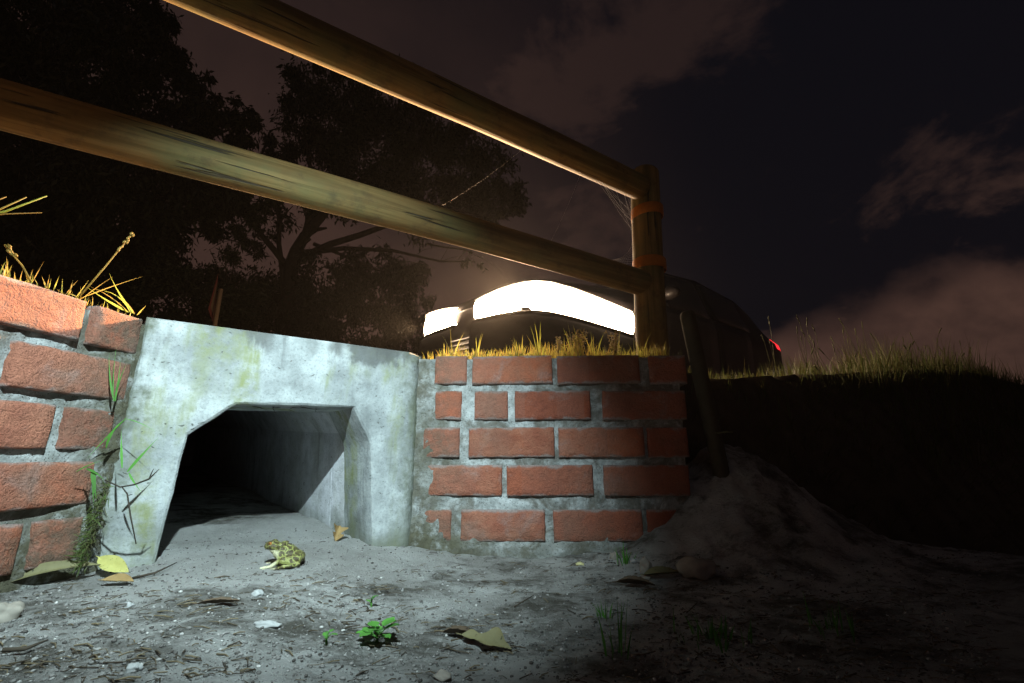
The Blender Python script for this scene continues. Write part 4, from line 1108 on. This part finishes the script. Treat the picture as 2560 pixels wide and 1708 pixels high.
seedling('small yellowish sprout behind the rosette seedling', (928, 1517), 4, .012, .006, h=.010)
# grass tufts on the heap of soil and in the dim right foreground
random.seed(5)
def ground_tuft(label, xy, n, h, w=.0032, sp=.02, mat=M_WEED):
    p = gpx(*xy); mb = MB(); tuft_into(mb, Vector((0, 0, -.004)), n, h, sp, w)
    o = mb.build('grass_tuft', mat); o.location = p; tag(o, label, 'grass tuft')
ground_tuft('tall green grass tuft on the soil heap right of the stake', (1900, 1385), 46, .15, .0036, .022)
ground_tuft('small grass tuft at the right foot of the brick wall', (1565, 1410), 16, .05)
ground_tuft('low dark grass tuft in the right foreground', (1780, 1600), 40, .035, .003, .05)
ground_tuft('thin upright grass blades in the bottom foreground', (1550, 1640), 9, .07)
ground_tuft('sparse grass tuft at the far lower right', (2080, 1580), 16, .05, .003, .04)
ground_tuft('small grass tuft centre right below the wall', (1510, 1545), 14, .03, .003, .02)

# ------------------------------------------------------------------ the toad
def toad():
    mb = MB()
    def ell(c, r_, pitch=0, yaw=0, sub=3): mb.blob(c, r_, sub, 0.0, rot=Matrix.Rotation(yaw, 3, 'Z') @ Matrix.Rotation(-pitch, 3, 'Y'))
    def limb(pts, rad, n=10):
        for p, r_ in zip(pts, rad): mb.blob(p, r_, 2, 0.0)
        P = [Vector(p) for p in pts]
        for i in range(len(P)-1): mb.tube([P[i], P[i+1]], [rad[i], rad[i+1]], n)
    ell((-.006, 0, .0315), (.043, .0285, .0225), R(33)); ell((-.016, 0, .0225), (.031, .031, .0205), R(14)); ell((.010, 0, .034), (.023, .024, .020), R(30))
    ell((.031, 0, .0535), (.0225, .0215, .0125), R(12)); ell((.042, 0, .0520), (.0125, .0150, .0090), R(5)); ell((.025, 0, .043), (.017, .0175, .0125), R(20))
    for s in (1, -1):
        ell((.033, s*.0135, .0625), (.0080, .0062, .0058)); ell((.010, s*.0185, .0555), (.0125, .0058, .0058), R(-18), s*.25)
        limb([(.012, s*.020, .033), (.004, s*.033, .019), (.024, s*.0325, .0065)], [.0095, .0070, .0052])
        for q, (fx, fy) in enumerate(((.047, .020), (.051, .029), (.049, .039), (.040, .047))): limb([(.024, s*.0325, .0045), ((.024+fx)/2, s*(.0325+fy)/2, .0045), (fx, s*fy, .0018)], [.0042, .0023, .0017], 6)
        limb([(-.032, s*.020, .019), (-.004, s*.0375, .0195), (-.036, s*.033, .0075), (-.004, s*.043, .0045)], [.0135, .0120, .0075, .0048])
        for q, (fx, fy) in enumerate(((.010, .034), (.018, .041), (.022, .048), (.014, .054), (.004, .056))): limb([(-.006, s*.043, .004), ((-.006+fx)/2+.002, s*(.043+fy)/2, .0035), (fx, s*fy, .0014)], [.0038, .0022, .0015], 6)
    rnd = random.Random(4)
    for i in range(70):                                      # warts
        a = rnd.uniform(-1.2, 1.2); t = rnd.uniform(-.9, .6)
        c = Vector((-.006, 0, .0315))+Matrix.Rotation(-R(33), 3, 'Y') @ Vector((.043*t, .0285*math.sin(a)*math.sqrt(1-t*t), .0225*math.cos(a)*math.sqrt(1-t*t)))
        mb.blob(c, rnd.uniform(.0012, .0026), 1, 0)
    me = mb.mesh('toad_raw'); tmp = bpy.data.objects.new('toad_raw', me); COL.objects.link(tmp)
    rm = tmp.modifiers.new('r', 'REMESH'); rm.mode = 'VOXEL'; rm.voxel_size = .0009
    sm = tmp.modifiers.new('s', 'SMOOTH'); sm.factor = .5; sm.iterations = 3
    dg = bpy.context.evaluated_depsgraph_get(); me2 = bpy.data.meshes.new_from_object(tmp.evaluated_get(dg)); me2.name = 'toad'
    bpy.data.objects.remove(tmp)
    k = Mat('toad_skin', .45, .45); o = k.obj(); xyz = k.n('ShaderNodeSeparateXYZ', {0: o}).outputs
    pale = (0.27, 0.28, 0.085)
    wob = k.noise(o, 140, 3)
    sym = k.n('ShaderNodeCombineXYZ'); k.set(sym.inputs[0], xyz[0]); k.set(sym.inputs[1], k.math('ABSOLUTE', xyz[1])); k.set(sym.inputs[2], xyz[2])
    v = k.n('ShaderNodeVectorMath', operation='ADD'); k.set(v.inputs[0], sym.outputs[0])
    nz = k.n('ShaderNodeTexNoise'); k.set(nz.inputs['Vector'], o); nz.inputs['Scale'].default_value = 110
    sc_ = k.n('ShaderNodeVectorMath', operation='SCALE'); k.set(sc_.inputs[0], nz.outputs['Color']); sc_.inputs['Scale'].default_value = .012
    k.set(v.inputs[1], sc_.outputs[0])
    edge = k.vor(v.outputs[0], 62, 'DISTANCE_TO_EDGE')
    spot = k.rng(edge, .035, .075)
    hgt = k.rng(k.math('SUBTRACT', xyz[2], k.math('MULTIPLY', xyz[0], .15)), .022, .036)
    side = k.rng(edge, .07, .15)
    f = k.math('ADD', k.math('MULTIPLY', spot, hgt), k.math('MULTIPLY', side, k.math('SUBTRACT', 1.0, hgt)), True)
    c = k.mix(f, pale, k.mix(wob, (0.022, 0.022, 0.010), (0.085, 0.055, 0.02)))
    # pale throat and belly
    th = k.math('MULTIPLY', k.rng(xyz[0], .008, .020), k.rng(xyz[2], .046, .041))
    c = k.mix(th, c, (0.60, 0.58, 0.38))
    c = k.mix(k.math('MULTIPLY', k.rng(k.noise(o, 420, 3), .5, .62), .5), c, (0.12, 0.13, 0.04))
    k.base(c); k.bump(k.math('ADD', k.noise(o, 700, 3), k.vor(o, 520)), .7, .0008)
    t = link('toad', me2, k.m)
    for s in (1, -1):
        m2 = MB(); m2.blob((0, 0, 0), .0048, 3, 0); e = m2.build('eye', m_plain('amber_eye', (.30, .12, .03), .08, .6), t); e.location = (.0365, s*.0168, .0612)
        m2 = MB(); m2.blob((0, 0, 0), (.0026, .0012, .0017), 2, 0); q = m2.build('pupil', m_plain('eye_black', (.005, .005, .005), .05, .6), e); q.location = (.0012, s*.0040, 0.0003)
    return t
T = toad(); tp_ = gpx(696, 1416)
T.location = tp_+Vector((.006, .012, -.0005)); T.scale = (.73, .74, .67); T.rotation_euler = (0, 0, R(180+14))
tag(T, 'yellow toad with dark brown blotches sitting on sand at the culvert mouth', 'toad')

# ------------------------------------------------------------------ drizzly air
k = bpy.data.materials.new('haze_air'); k.use_nodes = True; k.node_tree.nodes.clear()
pv = k.node_tree.nodes.new('ShaderNodeVolumePrincipled'); ou = k.node_tree.nodes.new('ShaderNodeOutputMaterial')
pv.inputs['Color'].default_value = (0.95, 0.93, 0.92, 1); pv.inputs['Density'].default_value = 0.00045; pv.inputs['Anisotropy'].default_value = 0.75
k.node_tree.links.new(pv.outputs[0], ou.inputs['Volume'])
mb = MB(); mb.box((-75, -75, -2.4), (75, 80, 30)); hz = mb.build('haze', k, shade=False); tag(hz, 'thin drizzly night air', 'haze', kind='stuff')
